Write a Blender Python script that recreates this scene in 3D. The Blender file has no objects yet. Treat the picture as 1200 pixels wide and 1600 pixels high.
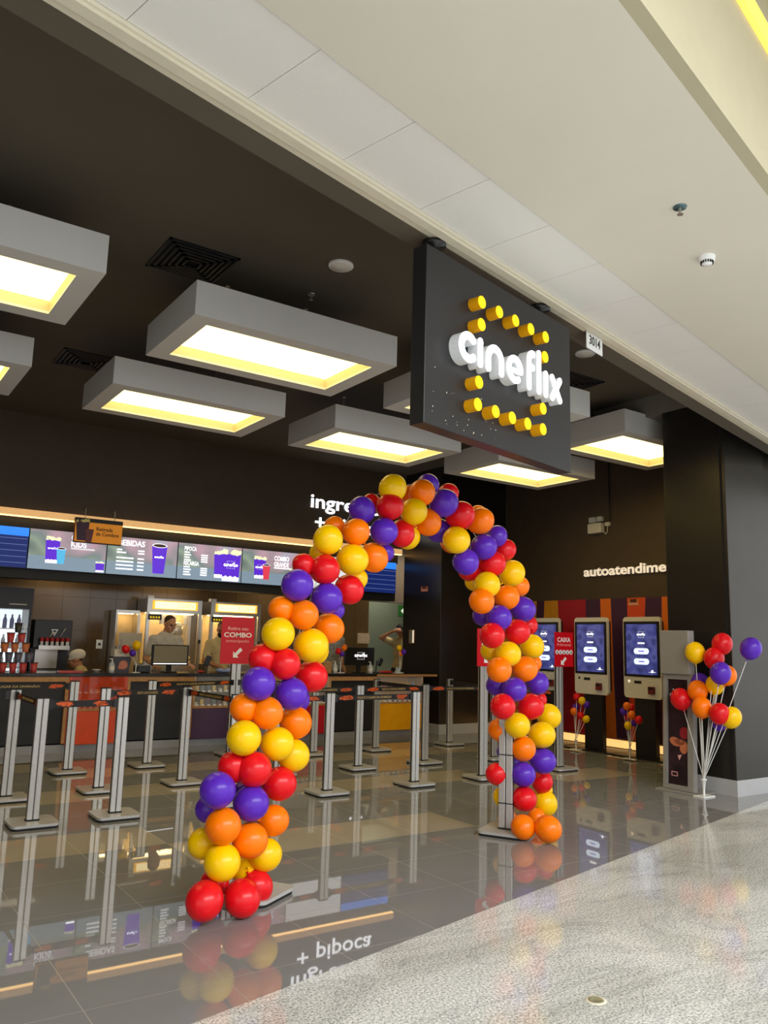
import bpy, bmesh, math, random
from mathutils import Vector, Matrix
random.seed(7)
scene = bpy.context.scene
COL = scene.collection
PI = math.pi
R = math.radians

# ---------------------------------------------------------------- materials
def pm(name, col, rough=.5, metal=0., emit=None, es=0., var=.06, scale=8., spec=.5, coat=0., bump=0., bscale=60., sss=0., alpha=None, trans=0., ior=1.45):
    m = bpy.data.materials.new(name); m.use_nodes = True
    nt = m.node_tree; b = nt.nodes['Principled BSDF']
    b.inputs['Roughness'].default_value = rough; b.inputs['Metallic'].default_value = metal
    b.inputs['Specular IOR Level'].default_value = spec; b.inputs['IOR'].default_value = ior
    b.inputs['Coat Weight'].default_value = coat; b.inputs['Coat Roughness'].default_value = .05
    b.inputs['Transmission Weight'].default_value = trans
    c = (col[0], col[1], col[2], 1)
    b.inputs['Base Color'].default_value = c
    if var > 0:
        tc = nt.nodes.new('ShaderNodeTexCoord'); n = nt.nodes.new('ShaderNodeTexNoise'); n.inputs['Scale'].default_value = scale; n.inputs['Detail'].default_value = 3
        r = nt.nodes.new('ShaderNodeValToRGB')
        r.color_ramp.elements[0].position = .3; r.color_ramp.elements[1].position = .7
        r.color_ramp.elements[0].color = tuple(max(0, x*(1-var)) for x in col[:3])+(1,)
        r.color_ramp.elements[1].color = tuple(min(1, x*(1+var)) for x in col[:3])+(1,)
        nt.links.new(tc.outputs['Object'], n.inputs['Vector']); nt.links.new(n.outputs['Fac'], r.inputs['Fac']); nt.links.new(r.outputs['Color'], b.inputs['Base Color'])
    if bump > 0:
        tc2 = nt.nodes.new('ShaderNodeTexCoord'); n2 = nt.nodes.new('ShaderNodeTexNoise'); n2.inputs['Scale'].default_value = bscale
        bp = nt.nodes.new('ShaderNodeBump'); bp.inputs['Strength'].default_value = bump; bp.inputs['Distance'].default_value = .01
        nt.links.new(tc2.outputs['Object'], n2.inputs['Vector']); nt.links.new(n2.outputs['Fac'], bp.inputs['Height']); nt.links.new(bp.outputs['Normal'], b.inputs['Normal'])
    if emit is not None:
        b.inputs['Emission Color'].default_value = (emit[0], emit[1], emit[2], 1); b.inputs['Emission Strength'].default_value = es
    if sss > 0:
        b.inputs['Subsurface Weight'].default_value = sss; b.inputs['Subsurface Radius'].default_value = (.03, .02, .01); b.inputs['Subsurface Scale'].default_value = 1
    if alpha is not None: b.inputs['Alpha'].default_value = alpha
    return m

def s2l(r, g, b):
    f = lambda v: ((v/255+.055)/1.055)**2.4 if v > 10 else v/255/12.92
    return (f(r), f(g), f(b))

M = {}
M['R'] = pm('red_latex', s2l(222, 18, 28), .27, var=.03, spec=.38, sss=.08)
M['Y'] = pm('yellow_latex', s2l(250, 198, 0), .27, var=.03, spec=.38, sss=.08)
M['O'] = pm('orange_latex', s2l(255, 122, 0), .27, var=.03, spec=.38, sss=.08)
M['P'] = pm('purple_latex', s2l(88, 40, 180), .27, var=.03, spec=.38, sss=.08)
M['dark_ceiling'] = pm('dark_ceiling_paint', s2l(88, 80, 68), .8, var=.05, scale=2)
M['dark_wall'] = pm('dark_brown_wall_paint', s2l(80, 66, 52), .6, var=.08, scale=3)
M['black_panel'] = pm('black_brushed_panel', s2l(70, 66, 61), .27, metal=.75, var=.06, scale=3, spec=.5)
M['black'] = pm('black_plastic', s2l(24, 24, 25), .35, var=.1)
M['matte_black'] = pm('black_laminate', s2l(30, 28, 27), .5, var=.15)
M['sign_black'] = pm('graphite_sign_panel', s2l(33, 32, 34), .36, var=.08, scale=5)
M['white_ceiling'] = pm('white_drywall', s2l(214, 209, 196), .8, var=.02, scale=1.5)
M['panel_white'] = pm('white_perforated_panel', s2l(228, 226, 222), .55, var=.02, scale=300, bump=.15, bscale=220)
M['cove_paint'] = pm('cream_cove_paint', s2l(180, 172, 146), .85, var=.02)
M['trim_white'] = pm('cream_cornice_paint', s2l(214, 206, 186), .55, var=.03)
M['grey_box'] = pm('pale_grey_box_paint', s2l(214, 212, 209), .5, var=.03, scale=2)
M['box_inside'] = pm('warm_white_reflector', s2l(196, 182, 156), .6, var=.02)
M['lamp'] = pm('warm_lamp_glow', (1, .86, .55), .6, emit=(1, .78, .26), es=3.0, var=0)
M['beam_grey'] = pm('grey_beam_paint', s2l(120, 114, 106), .7)
M['plinth'] = pm('grey_plinth_tile', s2l(176, 176, 176), .15, var=.03)
M['alu'] = pm('brushed_aluminium', s2l(192, 190, 186), .36, metal=.6, var=.05, scale=40)
M['alu_dark'] = pm('dark_groove', s2l(40, 40, 42), .5)
M['base_grey'] = pm('grey_base_coat', s2l(186, 184, 182), .35, metal=.3, var=.04)
M['rubber'] = pm('black_rubber', s2l(18, 18, 18), .7)
M['belt'] = pm('black_belt_webbing', s2l(26, 24, 24), .6, var=.2, scale=90)
M['gold_print'] = pm('gold_print', s2l(214, 180, 110), .5)
M['snack'] = pm('orange_snack_print', s2l(226, 88, 30), .5, var=.6, scale=55)
M['sign_red'] = pm('red_acrylic', s2l(206, 18, 32), .3, var=.04, spec=.3)
M['white'] = pm('white_paint', s2l(240, 240, 240), .4, var=.02)
M['soft_white'] = pm('pale_print', s2l(235, 170, 165), .4, var=.02)
M['white_plastic'] = pm('off_white_plastic', s2l(222, 217, 208), .35, var=.02)
M['white_glow'] = pm('white_letter_glow', (1, 1, 1), .4, emit=(.95, .97, 1), es=1.80, var=0)
M['letter_side'] = pm('white_letter_return', s2l(228, 230, 232), .45, var=.02)
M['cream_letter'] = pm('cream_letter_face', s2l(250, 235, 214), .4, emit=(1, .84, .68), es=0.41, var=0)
M['peg'] = pm('yellow_peg', s2l(226, 158, 0), .4, var=.04)
M['peg_face'] = pm('yellow_peg_face', s2l(255, 220, 0), .4, emit=(1, .66, 0), es=.4, var=0)
M['wood'] = pm('honey_wood_strip', s2l(214, 150, 82), .45, var=.12, scale=14)
M['strip_led'] = pm('downlight_led', (1, .8, .5), .5, emit=(1, .6, .2), es=2.6, var=0)
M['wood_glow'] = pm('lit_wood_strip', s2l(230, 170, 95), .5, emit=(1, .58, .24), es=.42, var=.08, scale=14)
M['wood_frame'] = pm('oak_frame', s2l(176, 128, 76), .5, var=.15, scale=20)
M['counter_top'] = pm('dark_counter_stone', s2l(36, 32, 30), .15, var=.2, scale=50)
M['toe'] = pm('grey_toe_kick', s2l(150, 148, 146), .3, metal=.2)
M['c_orange'] = pm('orange_lacquer', s2l(222, 74, 22), .3)
M['c_purple'] = pm('plum_lacquer', s2l(64, 24, 62), .3)
M['c_red'] = pm('red_lacquer', s2l(190, 24, 40), .3)
M['c_yellow'] = pm('amber_lacquer', s2l(232, 160, 10), .3)
M['st_red'] = pm('crimson_stripe', s2l(178, 24, 40), .45)
M['st_yellow'] = pm('mustard_stripe', s2l(214, 146, 24), .45)
M['st_purple'] = pm('plum_stripe', s2l(72, 34, 66), .45)
M['st_orange'] = pm('orange_stripe', s2l(238, 118, 14), .45)
M['st_verm'] = pm('vermilion_stripe', s2l(232, 82, 34), .45)
M['led_warm'] = pm('warm_led_strip', (1, .8, .45), .5, emit=(1, .54, .17), es=.8, var=0)
M['led_yellow'] = pm('yellow_cove_led', (1, .85, .2), .5, emit=(1, .62, .03), es=.8, var=0)
M['tile_brown'] = pm('glossy_brown_wall_tile', s2l(88, 70, 45), .12, var=.1, scale=2)
M['green_wall'] = pm('grey_green_corridor_paint', s2l(136, 142, 118), .7, var=.04, scale=1)
M['steel'] = pm('stainless_steel', s2l(190, 186, 178), .28, metal=.85, var=.05)
M['glass_pane'] = pm('clear_glass', (1, 1, 1), .02, var=0, alpha=.12, spec=.6)
M['glass_red'] = pm('tinted_orange_glass', s2l(235, 90, 50), .03, var=0, alpha=.35)
M['pop_header'] = pm('backlit_header', (1, .9, .6), .5, emit=(1, .78, .38), es=1.27, var=0)
M['pop_header_edge'] = pm('backlit_header_edge', (1, .6, .1), .5, emit=(1, .5, .05), es=0.75, var=0)
M['pop_inside'] = pm('cream_cabinet_lining', s2l(222, 194, 140), .4, metal=.0, var=.08)
M['pop_lamp'] = pm('cabinet_lamp', (1, .85, .5), .5, emit=(1, .72, .35), es=6, var=0)
M['popcorn'] = pm('popcorn', s2l(250, 226, 150), .8, var=.2, scale=60, bump=.8, bscale=40)
M['fridge_inside'] = pm('lit_fridge_lining', (.9, .95, 1), .5, emit=(.8, .92, 1), es= .9, var=0)
M['can_blue'] = pm('blue_can', s2l(60, 84, 190), .25, var=.3, scale=30)
M['can_pale'] = pm('pale_bottle', s2l(196, 206, 220), .2, var=.3, scale=30)
M['skin'] = pm('warm_skin', s2l(206, 150, 116), .5, var=.06, scale=20, sss=.05)
M['skin_dark'] = pm('tan_skin', s2l(176, 118, 84), .5, var=.06, scale=20, sss=.05)
M['lip'] = pm('lip', s2l(168, 92, 82), .5)
M['eye'] = pm('dark_eye', s2l(38, 26, 22), .3)
M['hair'] = pm('dark_hair', s2l(62, 44, 32), .6, var=.3, scale=60)
M['grey_tee'] = pm('grey_cotton', s2l(200, 194, 184), .85, var=.1, scale=12, bump=.3, bscale=25)
M['beige_tee'] = pm('beige_cotton', s2l(198, 176, 128), .85, var=.1, scale=12, bump=.3, bscale=25)
M['stripe_tee'] = pm('striped_cotton', s2l(150, 148, 142), .85, var=.35, scale=30)
M['trouser'] = pm('dark_trouser_cloth', s2l(36, 36, 42), .85, var=.1)
M['cap_white'] = pm('white_hair_net', s2l(226, 218, 202), .8, var=.12, scale=50, bump=.4, bscale=40)
M['mask_black'] = pm('black_mask_cloth', s2l(24, 24, 26), .8)
M['cup_red'] = pm('red_cup', s2l(190, 66, 66), .35, var=.2, scale=25)
M['cup_orange'] = pm('terracotta_cup', s2l(196, 110, 70), .35, var=.2, scale=25)
M['cup_blue'] = pm('slate_cup', s2l(92, 92, 112), .35, var=.2, scale=25)
M['cup_dark'] = pm('dark_cup', s2l(58, 60, 62), .35, var=.2, scale=25)
M['lid'] = pm('dark_lid', s2l(60, 48, 46), .35)
M['grey_monitor'] = pm('idle_screen', s2l(100, 92, 76), .2, emit=s2l(110, 98, 74), es=0.26, var=0)
M['screen_off'] = pm('dark_screen', s2l(34, 32, 30), .15, var=.05)
M['note'] = pm('printed_notice', s2l(170, 150, 128), .5, var=.25, scale=40)
M['exit_green'] = pm('green_exit_sign', s2l(40, 80, 34), .4, emit=s2l(50, 110, 40), es=0.22, var=.0)
M['exit_white'] = pm('exit_arrow', (1, 1, 1), .4, emit=(.85, 1, .75), es=0.45, var=0)
M['orange_print'] = pm('orange_sticker', s2l(226, 128, 50), .5, var=.1)
M['orange_sign'] = pm('amber_sign_face', s2l(255, 158, 24), .4, emit=(1, .36, .03), es=.16, var=.04, scale=4)  # weak emission added so the sign face reads brighter than its lighting
M['brown_print'] = pm('brown_print', s2l(84, 44, 22), .5)
M['paper'] = pm('white_paper', s2l(226, 218, 204), .7, var=.04)
M['clear_plastic'] = pm('clear_gel_bottle', s2l(210, 218, 226), .15, var=.05, alpha=.7)
M['blue_cloth'] = pm('pale_blue_cloth', s2l(150, 166, 214), .85, var=.1)
M['white_stick'] = pm('white_plastic_stick', s2l(226, 226, 224), .35, var=.02)
M['blue_screen_hi'] = pm('screen_bright_blue', (.05, .3, 1), .3, emit=(.02, .22, .95), es=0.68, var=0)
M['blue_screen'] = pm('screen_deep_blue', (.01, .02, .12), .25, emit=(.006, .02, .14), es=0.60, var=0)
M['blue_line'] = pm('screen_blue_line', (.2, .25, .5), .3, emit=(.16, .22, .5), es=0.45, var=0)
M['scr_white'] = pm('screen_white', (1, 1, 1), .3, emit=(.92, .95, 1), es=0.75, var=0)
M['scr_pale'] = pm('screen_pale_line', (1, 1, 1), .3, emit=(.75, .8, .86), es=0.56, var=0)
M['scr_purple'] = pm('screen_purple', (.1, .02, .5), .3, emit=(.10, .02, .62), es=0.68, var=0)
M['scr_cyan'] = pm('screen_cyan', (.1, .5, .8), .3, emit=(.08, .42, .72), es=0.68, var=0)
M['scr_red'] = pm('screen_red', (.8, .05, .08), .3, emit=(.72, .05, .09), es=0.60, var=0)
M['scr_pop'] = pm('screen_popcorn', (1, .95, .7), .3, emit=(.72, .8, .5), es=0.71, var=0)
M['scr_cola'] = pm('screen_cola', (.05, .02, .02), .3, emit=(.05, .02, .02), es=0.45, var=0)
M['scr_table'] = pm('screen_grey_table', (.2, .27, .36), .3, emit=(.2, .28, .36), es=0.64, var=0)
M['kiosk_pill'] = pm('screen_button', (.8, .9, 1), .3, emit=(.6, .76, 1), es=0.83, var=0)
M['poster_dark'] = pm('dark_poster', s2l(46, 28, 34), .3, var=.5, scale=6)
M['poster_skin'] = pm('poster_tan_print', s2l(190, 110, 76), .35, var=.15, scale=12)
M['poster_red'] = pm('poster_red_print', s2l(150, 34, 44), .35, var=.2, scale=12)
M['totem_grey'] = pm('grey_totem_coat', s2l(150, 146, 140), .45, metal=.15, var=.03)
M['red_item'] = pm('red_plastic', s2l(190, 40, 34), .3)
M['maroon'] = pm('maroon_plastic', s2l(112, 36, 36), .35)
M['gold'] = pm('brass_finish', s2l(206, 160, 80), .3, metal=.8)
M['chair_dark'] = pm('dark_oak', s2l(60, 44, 34), .5)
for i, c in enumerate([(226, 220, 206), (200, 60, 50), (230, 200, 120), (96, 60, 120), (90, 120, 150)]):
    M['pack%d' % i] = pm('snack_packet_%s' % ['white', 'red', 'cream', 'violet', 'blue'][i], s2l(*c), .35, var=.25, scale=40)

def screen_photo(name, cols, scale, strength):
    """emissive display showing a soft out-of-focus picture"""
    m = bpy.data.materials.new(name); m.use_nodes = True; nt = m.node_tree; b = nt.nodes['Principled BSDF']
    b.inputs['Roughness'].default_value = .25; b.inputs['Base Color'].default_value = (.02, .02, .02, 1)
    tc = nt.nodes.new('ShaderNodeTexCoord'); n = nt.nodes.new('ShaderNodeTexNoise'); n.inputs['Scale'].default_value = scale; n.inputs['Detail'].default_value = .6
    r = nt.nodes.new('ShaderNodeValToRGB'); cr = r.color_ramp
    while len(cr.elements) < len(cols): cr.elements.new(.5)
    for i, c in enumerate(cols):
        cr.elements[i].position = .28+.44*i/(len(cols)-1); cr.elements[i].color = c+(1,)
    nt.links.new(tc.outputs['Object'], n.inputs['Vector']); nt.links.new(n.outputs['Fac'], r.inputs['Fac']); nt.links.new(r.outputs['Color'], b.inputs['Emission Color'])
    b.inputs['Emission Strength'].default_value = strength
    return m
M['scr_bokeh'] = screen_photo('screen_blurred_foyer', [s2l(84, 96, 100), s2l(140, 156, 136), s2l(116, 130, 128), s2l(182, 148, 160), s2l(160, 174, 190), s2l(214, 228, 240)], 1.7, .8)
M['scr_kiosk'] = screen_photo('kiosk_display_picture', [s2l(44, 48, 104), s2l(66, 72, 140), s2l(84, 88, 150), s2l(52, 56, 116)], 7, .62)

def granite():
    m = bpy.data.materials.new('polished_granite'); m.use_nodes = True; nt = m.node_tree; b = nt.nodes['Principled BSDF']
    L = nt.links.new; N = nt.nodes.new
    tc = N('ShaderNodeTexCoord')
    def noise(scale, detail, rough=.5, dist=0., vec=None):
        n = N('ShaderNodeTexNoise'); n.inputs['Scale'].default_value = scale; n.inputs['Detail'].default_value = detail
        n.inputs['Roughness'].default_value = rough; n.inputs['Distortion'].default_value = dist
        L(vec or tc.outputs['Object'], n.inputs['Vector']); return n.outputs['Fac']
    def ramp(fac, stops):
        r = N('ShaderNodeValToRGB'); cr = r.color_ramp
        while len(cr.elements) < len(stops): cr.elements.new(.5)
        for e, (p, c) in zip(cr.elements, stops): e.position = p; e.color = tuple(c)+(1,)
        L(fac, r.inputs['Fac']); return r.outputs['Color']
    def mul(a, c, f):
        x = N('ShaderNodeMix'); x.data_type = 'RGBA'; x.blend_type = 'MULTIPLY'; x.inputs[0].default_value = f
        L(a, x.inputs[6]); L(c, x.inputs[7]); return x.outputs[2]
    mp = N('ShaderNodeMapping'); mp.inputs['Rotation'].default_value = (0, 0, R(28)); mp.inputs['Scale'].default_value = (.6, 1.7, 1)
    L(tc.outputs['Object'], mp.inputs['Vector']); mv = mp.outputs['Vector']
    grain = ramp(noise(85, 4, .8), [(.36, s2l(112, 114, 110)), (.5, s2l(214, 215, 210)), (.64, s2l(255, 255, 252))])
    specks = ramp(noise(150, 1, .5), [(.60, (1, 1, 1)), (.70, (.45, .45, .44))])
    cloud = ramp(noise(.8, 5, .6, 1.2, mv), [(.34, (.66, .66, .62)), (.6, (1, 1, 1))])
    vein = ramp(noise(.75, 6, .62, 2.2, mv), [(.455, (1, 1, 1)), (.495, (.6, .6, .61)), (.52, (1, 1, 1))])
    L(mul(mul(mul(grain, specks, .7), cloud, .8), vein, .4), b.inputs['Base Color'])
    b.inputs['Roughness'].default_value = .08; b.inputs['Specular IOR Level'].default_value = .42
    return m
M['granite'] = granite()
M['tile_grey'] = pm('grey_porcelain_tile', s2l(134, 133, 132), .016, var=.04, scale=2.5, spec=.75)
M['tile_beige'] = pm('beige_porcelain_tile', s2l(172, 162, 146), .016, var=.04, scale=2.5, spec=.75)
M['grout'] = pm('pale_grout', s2l(176, 170, 160), .6)

# ---------------------------------------------------------------- mesh builder
class MB:
    def __init__(s): s.bm = bmesh.new(); s.slot = 0
    def _mark(s, faces, smooth=False):
        for f in faces: f.material_index = s.slot; f.smooth = smooth
    def poly(s, pts):
        f = s.bm.faces.new([s.bm.verts.new(p) for p in pts]); s._mark([f]); return s
    def box(s, x0, x1, y0, y1, z0, z1, bev=0, mat=None, seg=2):
        r = bmesh.ops.create_cube(s.bm, size=1)
        vs = r['verts']
        T = Matrix.Translation(((x0+x1)/2, (y0+y1)/2, (z0+z1)/2)) @ Matrix.Diagonal((abs(x1-x0), abs(y1-y0), abs(z1-z0), 1))
        if mat is not None: T = mat @ T
        bmesh.ops.transform(s.bm, matrix=T, verts=vs)
        fs = list({f for v in vs for f in v.link_faces}); s._mark(fs)
        if bev > 0:
            es = list({e for v in vs for e in v.link_edges})
            q = bmesh.ops.bevel(s.bm, geom=es, offset=bev, segments=seg, profile=.5, affect='EDGES')
            s._mark(q['faces'])
        return s
    def cyl(s, p0, p1, r0, r1=None, seg=20, caps=True):
        p0 = Vector(p0); p1 = Vector(p1); r1 = r0 if r1 is None else r1
        ax = (p1-p0).normalized(); a = ax.orthogonal().normalized(); b = ax.cross(a)
        A = []; B = []
        for i in range(seg):
            t = 2*PI*i/seg; d = a*math.cos(t)+b*math.sin(t)
            A.append(s.bm.verts.new(p0+d*r0)); B.append(s.bm.verts.new(p1+d*r1))
        for i in range(seg):
            j = (i+1) % seg; s._mark([s.bm.faces.new((A[i], A[j], B[j], B[i]))], True)
        if caps:
            s._mark([s.bm.faces.new(A[::-1]), s.bm.faces.new(B)])
            for V in (A, B):
                for i in range(seg):
                    e = s.bm.edges.get((V[i], V[(i+1) % seg]))
                    if e: e.smooth = False
        return s
    def ell(s, c, r, seg=20, rings=12, mat=None):
        q = bmesh.ops.create_uvsphere(s.bm, u_segments=seg, v_segments=rings, radius=1)
        if not hasattr(r, '__len__'): r = (r, r, r)
        T = Matrix.Translation(c)
        if mat is not None: T = T @ mat
        bmesh.ops.transform(s.bm, matrix=T @ Matrix.Diagonal((r[0], r[1], r[2], 1)), verts=q['verts'])
        s._mark({f for v in q['verts'] for f in v.link_faces}, True); return s
    def lathe(s, prof, c=(0, 0, 0), seg=24, mat=None, smooth=True):
        """profile of (radius, z) from bottom to top"""
        T = Matrix.Translation(c)
        if mat is not None: T = T @ mat
        rows = []
        for r, z in prof:
            if r < 1e-5: rows.append([s.bm.verts.new(T @ Vector((0, 0, z)))])
            else: rows.append([s.bm.verts.new(T @ Vector((r*math.cos(2*PI*i/seg), r*math.sin(2*PI*i/seg), z))) for i in range(seg)])
        fs = []
        for A, B in zip(rows, rows[1:]):
            for i in range(seg):
                j = (i+1) % seg
                if len(A) == 1 and len(B) == 1: continue
                if len(A) == 1: fs.append(s.bm.faces.new((A[0], B[j], B[i])))
                elif len(B) == 1: fs.append(s.bm.faces.new((A[i], A[j], B[0])))
                else: fs.append(s.bm.faces.new((A[i], A[j], B[j], B[i])))
        s._mark(fs, smooth)
        return s
    def tube(s, pts, r, seg=8):
        pts = [Vector(p) for p in pts]
        for a, b in zip(pts, pts[1:]): s.cyl(a, b, r, seg=seg)
        for p in pts[1:-1]: s.ell(p, r, seg=seg, rings=6)
        return s
    def prism(s, poly, y0, y1, mat=None):
        """polygon in local XZ (counter-clockwise seen from the front, -y) extruded from y0 (front) to y1"""
        T = mat or Matrix()
        A = [s.bm.verts.new(T @ Vector((x, y0, z))) for x, z in poly]; B = [s.bm.verts.new(T @ Vector((x, y1, z))) for x, z in poly]
        fs = [s.bm.faces.new(A), s.bm.faces.new(B[::-1])]
        n = len(poly)
        for i in range(n):
            j = (i+1) % n; fs.append(s.bm.faces.new((A[j], A[i], B[i], B[j])))
        s._mark(fs); return s
    def stroke(s, pts, w, y0, y1, seg=12):
        """flat rounded pen stroke in local XZ"""
        pts = [Vector((p[0], 0, p[1])) for p in pts]
        for a, b in zip(pts, pts[1:]):
            d = (b-a)
            if d.length < 1e-6: continue
            d.normalize(); n = Vector((-d.z, 0, d.x))*(w/2)
            s.prism([((a-n).x, (a-n).z), ((b-n).x, (b-n).z), ((b+n).x, (b+n).z), ((a+n).x, (a+n).z)], y0, y1)
        for p in (pts if len(pts) > 2 else [pts[0], pts[-1]]):
            s.prism([(p.x+w/2*math.cos(2*PI*i/seg), p.z+w/2*math.sin(2*PI*i/seg)) for i in range(seg)], y0, y1)
        return s
    def build(s, name, mats, parent=None, loc=None, recalc=True):
        if recalc: bmesh.ops.recalc_face_normals(s.bm, faces=s.bm.faces)
        me = bpy.data.meshes.new(name); s.bm.to_mesh(me); s.bm.free()
        for m in (mats if isinstance(mats, (list, tuple)) else [mats]): me.materials.append(m)
        return link(name, me, parent, loc)

def link(name, me, parent=None, loc=None):
    o = bpy.data.objects.new(name, me); COL.objects.link(o)
    if parent is not None: o.parent = parent
    if loc is not None: o.location = loc
    return o
def tag(o, label=None, cat=None, group=None, kind=None):
    if label: o['label'] = label
    if cat: o['category'] = cat
    if group: o['group'] = group
    if kind: o['kind'] = kind
    return o
def thing(name, label, cat, loc=(0, 0, 0), rz=0., group=None, sc=1.):
    o = bpy.data.objects.new(name, None); COL.objects.link(o); o.empty_display_size = .1
    o.location = loc; o.rotation_euler = (0, 0, rz); o.scale = (sc, sc, sc)
    return tag(o, label, cat, group)
def copy_tree(o, parent=None):
    c = o.copy(); COL.objects.link(c)
    if parent is not None: c.parent = parent
    for ch in list(o.children): copy_tree(ch, c)
    return c
def struct(o): o['kind'] = 'structure'; return o
def lab(o, label): o['label'] = label; return o

def evaluated(o):
    dg = bpy.context.evaluated_depsgraph_get(); dg.update()
    return bpy.data.meshes.new_from_object(o.evaluated_get(dg), depsgraph=dg)
def text(name, body, h, depth, mat, parent=None, loc=(0, 0, 0), width=None, bold=0., align='CENTER', flip=False, sp=1., rot=0.):
    """lettering standing in local XZ and facing -y; h = height of a capital"""
    cu = bpy.data.curves.new(name, 'FONT'); cu.body = body; cu.size = 1; cu.extrude = .5; cu.offset = bold; cu.resolution_u = 3
    cu.align_x = 'LEFT'; cu.space_line = .95; cu.space_character = sp
    t = bpy.data.objects.new(name, cu); COL.objects.link(t)
    me = evaluated(t); bpy.data.objects.remove(t); bpy.data.curves.remove(cu)
    me.materials.clear(); me.materials.append(mat)
    xs = [v.co.x for v in me.vertices]; x0, x1 = min(xs), max(xs)
    k = h/.73; kx = width/(x1-x0) if width else k
    off = {'CENTER': (x0+x1)/2, 'LEFT': x0, 'RIGHT': x1}[align]
    for v in me.vertices:
        x, y, z = (v.co.x-off)*kx, v.co.y*k, v.co.z
        if flip: x = -x
        v.co = (x, (z-.5)*(-1)*depth if flip else -(z+.5)*depth, y)
    if flip:
        for v in me.vertices: v.co.y = abs(v.co.y)
        me.flip_normals()
    if rot: me.transform(Matrix.Rotation(rot, 4, 'Y'))
    me.transform(Matrix.Translation(loc))
    me.name = name
    return link(name, me, parent)

def rrect(x0, x1, z0, z1, r, n=6):
    out = []
    for cx, cz, a in ((x1-r, z0+r, -90), (x1-r, z1-r, 0), (x0+r, z1-r, 90), (x0+r, z0+r, 180)):
        for i in range(n+1):
            t = R(a+90*i/n); out.append((cx+r*math.cos(t), cz+r*math.sin(t)))
    return out

# custom rounded wordmark; unit: x-height = 1, returns total width
def arc(cx, cz, r, a0, a1, n=14): return [(cx+r*math.cos(R(a0+(a1-a0)*i/n)), cz+r*math.sin(R(a0+(a1-a0)*i/n))) for i in range(n+1)]
def wordmark(mb, x, z, k, y0, y1, w=.25):
    S = lambda pts, f=1.: mb.stroke([(x+px*k, z+pz*k) for px, pz in pts], w*k*f, y0, y1)
    h = w/2; r = .5-h
    S(arc(.5, .5, r, 48, 312, 16))                                       # c
    S([(1.13, h), (1.13, 1-h)])                                          # dotless i
    S([(1.58, h), (1.58, .5)] + arc(1.58+r, .5+.0, r, 180, 0, 12) + [(1.58+2*r, h)])   # n
    S([(3.13+r, .46), (3.13-r, .46)], .62); S(arc(3.13, .5, r, 0, 305, 18), .92)  # e
    S([(4.02, h), (4.02, 1.12)] + arc(4.02+.24, 1.12, .24, 180, 85, 6)); S([(4.02, .86), (4.24, .86)])  # f
    S([(4.66, h), (4.66, 1.5)])                                          # l
    S([(5.12, h), (5.12, 1-h)])                                          # dotless i
    S([(5.56, h), (6.1, 1-h)]); S([(5.56, 1-h), (6.1, h)])               # x
    return 6.24
def wordmark_obj(name, parent, mat, cx, z, width, y0, y1):
    mb = MB(); k = width/6.24; wordmark(mb, cx-width/2, z, k, y0, y1)
    return mb.build(name, mat, parent)
def emblem_dots(mb, cx, zc, width, y0, y1):
    """the ring of small dots above and below the wordmark"""
    for dx, dz in DOTS:
        mb.cyl((cx+dx*width, y0, zc+dz*width), (cx+dx*width, y1, zc+dz*width), .03*width, seg=8)
DOTS = [(-.31, .27), (-.155, .27), (0, .27), (.155, .27), (.31, .27), (-.31, .15), (.31, .15), (-.31, -.15), (.31, -.15), (-.31, -.27), (-.155, -.27), (0, -.27), (.155, -.27), (.31, -.27)]

# ---------------------------------------------------------------- shop front frame: u along the front, v into the shop
FA = R(13.4); FX = Vector((math.cos(FA), math.sin(FA), 0)); FN = Vector((-FX.y, FX.x, 0)); FO = Vector((.45, 2.88, 0))
def fw(u, v, z=0.): return FO + FX*u + FN*v + Vector((0, 0, z))
FM = Matrix.Translation(FO) @ Matrix.Rotation(FA, 4, 'Z')
# ================================================================ SETTING
def sbox(name, x0, x1, y0, y1, z0, z1, m, mat=None, bev=0):
    return struct(MB().box(x0, x1, y0, y1, z0, z1, bev=bev, mat=mat).build(name, m))
WX, BY, CZ, SZ = 10.2, 13.4, 4.6, 3.8      # side wall, back wall, dark ceiling, soffit
TP = .61
def tile_floor():
    mb = MB(); bm = mb.bm
    beige = set()
    rng = random.Random(3)
    for i in range(-9, 17):
        x0 = 1.04+TP*i
        for j in range(-4, 18):
            y0 = 4.19+TP*j
            if x0 > 11.2 or y0 > 14.7: continue
            xc, yc = x0+TP/2, y0+TP/2
            if xc < 2.26: b = j in (3, 6, 9)
            elif xc < 4.75: b = j in (2, 6, 8)
            elif xc < 6.4: b = j in (5, 8)
            else: b = (j == 8) or (j == 4 and 6.9 < xc < 8.2)
            if 2.9 < xc < 4.75 and j == 6 and xc > 3.5: b = False
            if 4.1 < xc < 6.1 and j == 5: b = True
            g = .0016; x1, y1 = x0+TP, y0+TP
            a, c = rng.uniform(-.00012, .00012), rng.uniform(-.00012, .00012)
            pts = [(x0+g, y0+g, -a-c), (x1-g, y0+g, a-c), (x1-g, y1-g, a+c), (x0+g, y1-g, -a+c)]
            mb.slot = 1 if b else 0
            mb.poly(pts)
    for n, co in (((FN), fw(0, .15)),):
        bmesh.ops.bisect_plane(bm, geom=bm.verts[:]+bm.edges[:]+bm.faces[:], plane_co=co, plane_no=n, clear_inner=True)
    mb.slot = 2
    return struct(mb.build('floor', [M['tile_grey'], M['tile_beige'], M['grout']], recalc=False))
tile_floor()
_g = MB(); _g.box(-5, 11.5, .5, 15, -.1, -.0004)
bmesh.ops.bisect_plane(_g.bm, geom=_g.bm.verts[:]+_g.bm.edges[:]+_g.bm.faces[:], plane_co=fw(0, .15), plane_no=FN, clear_inner=True)
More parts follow.
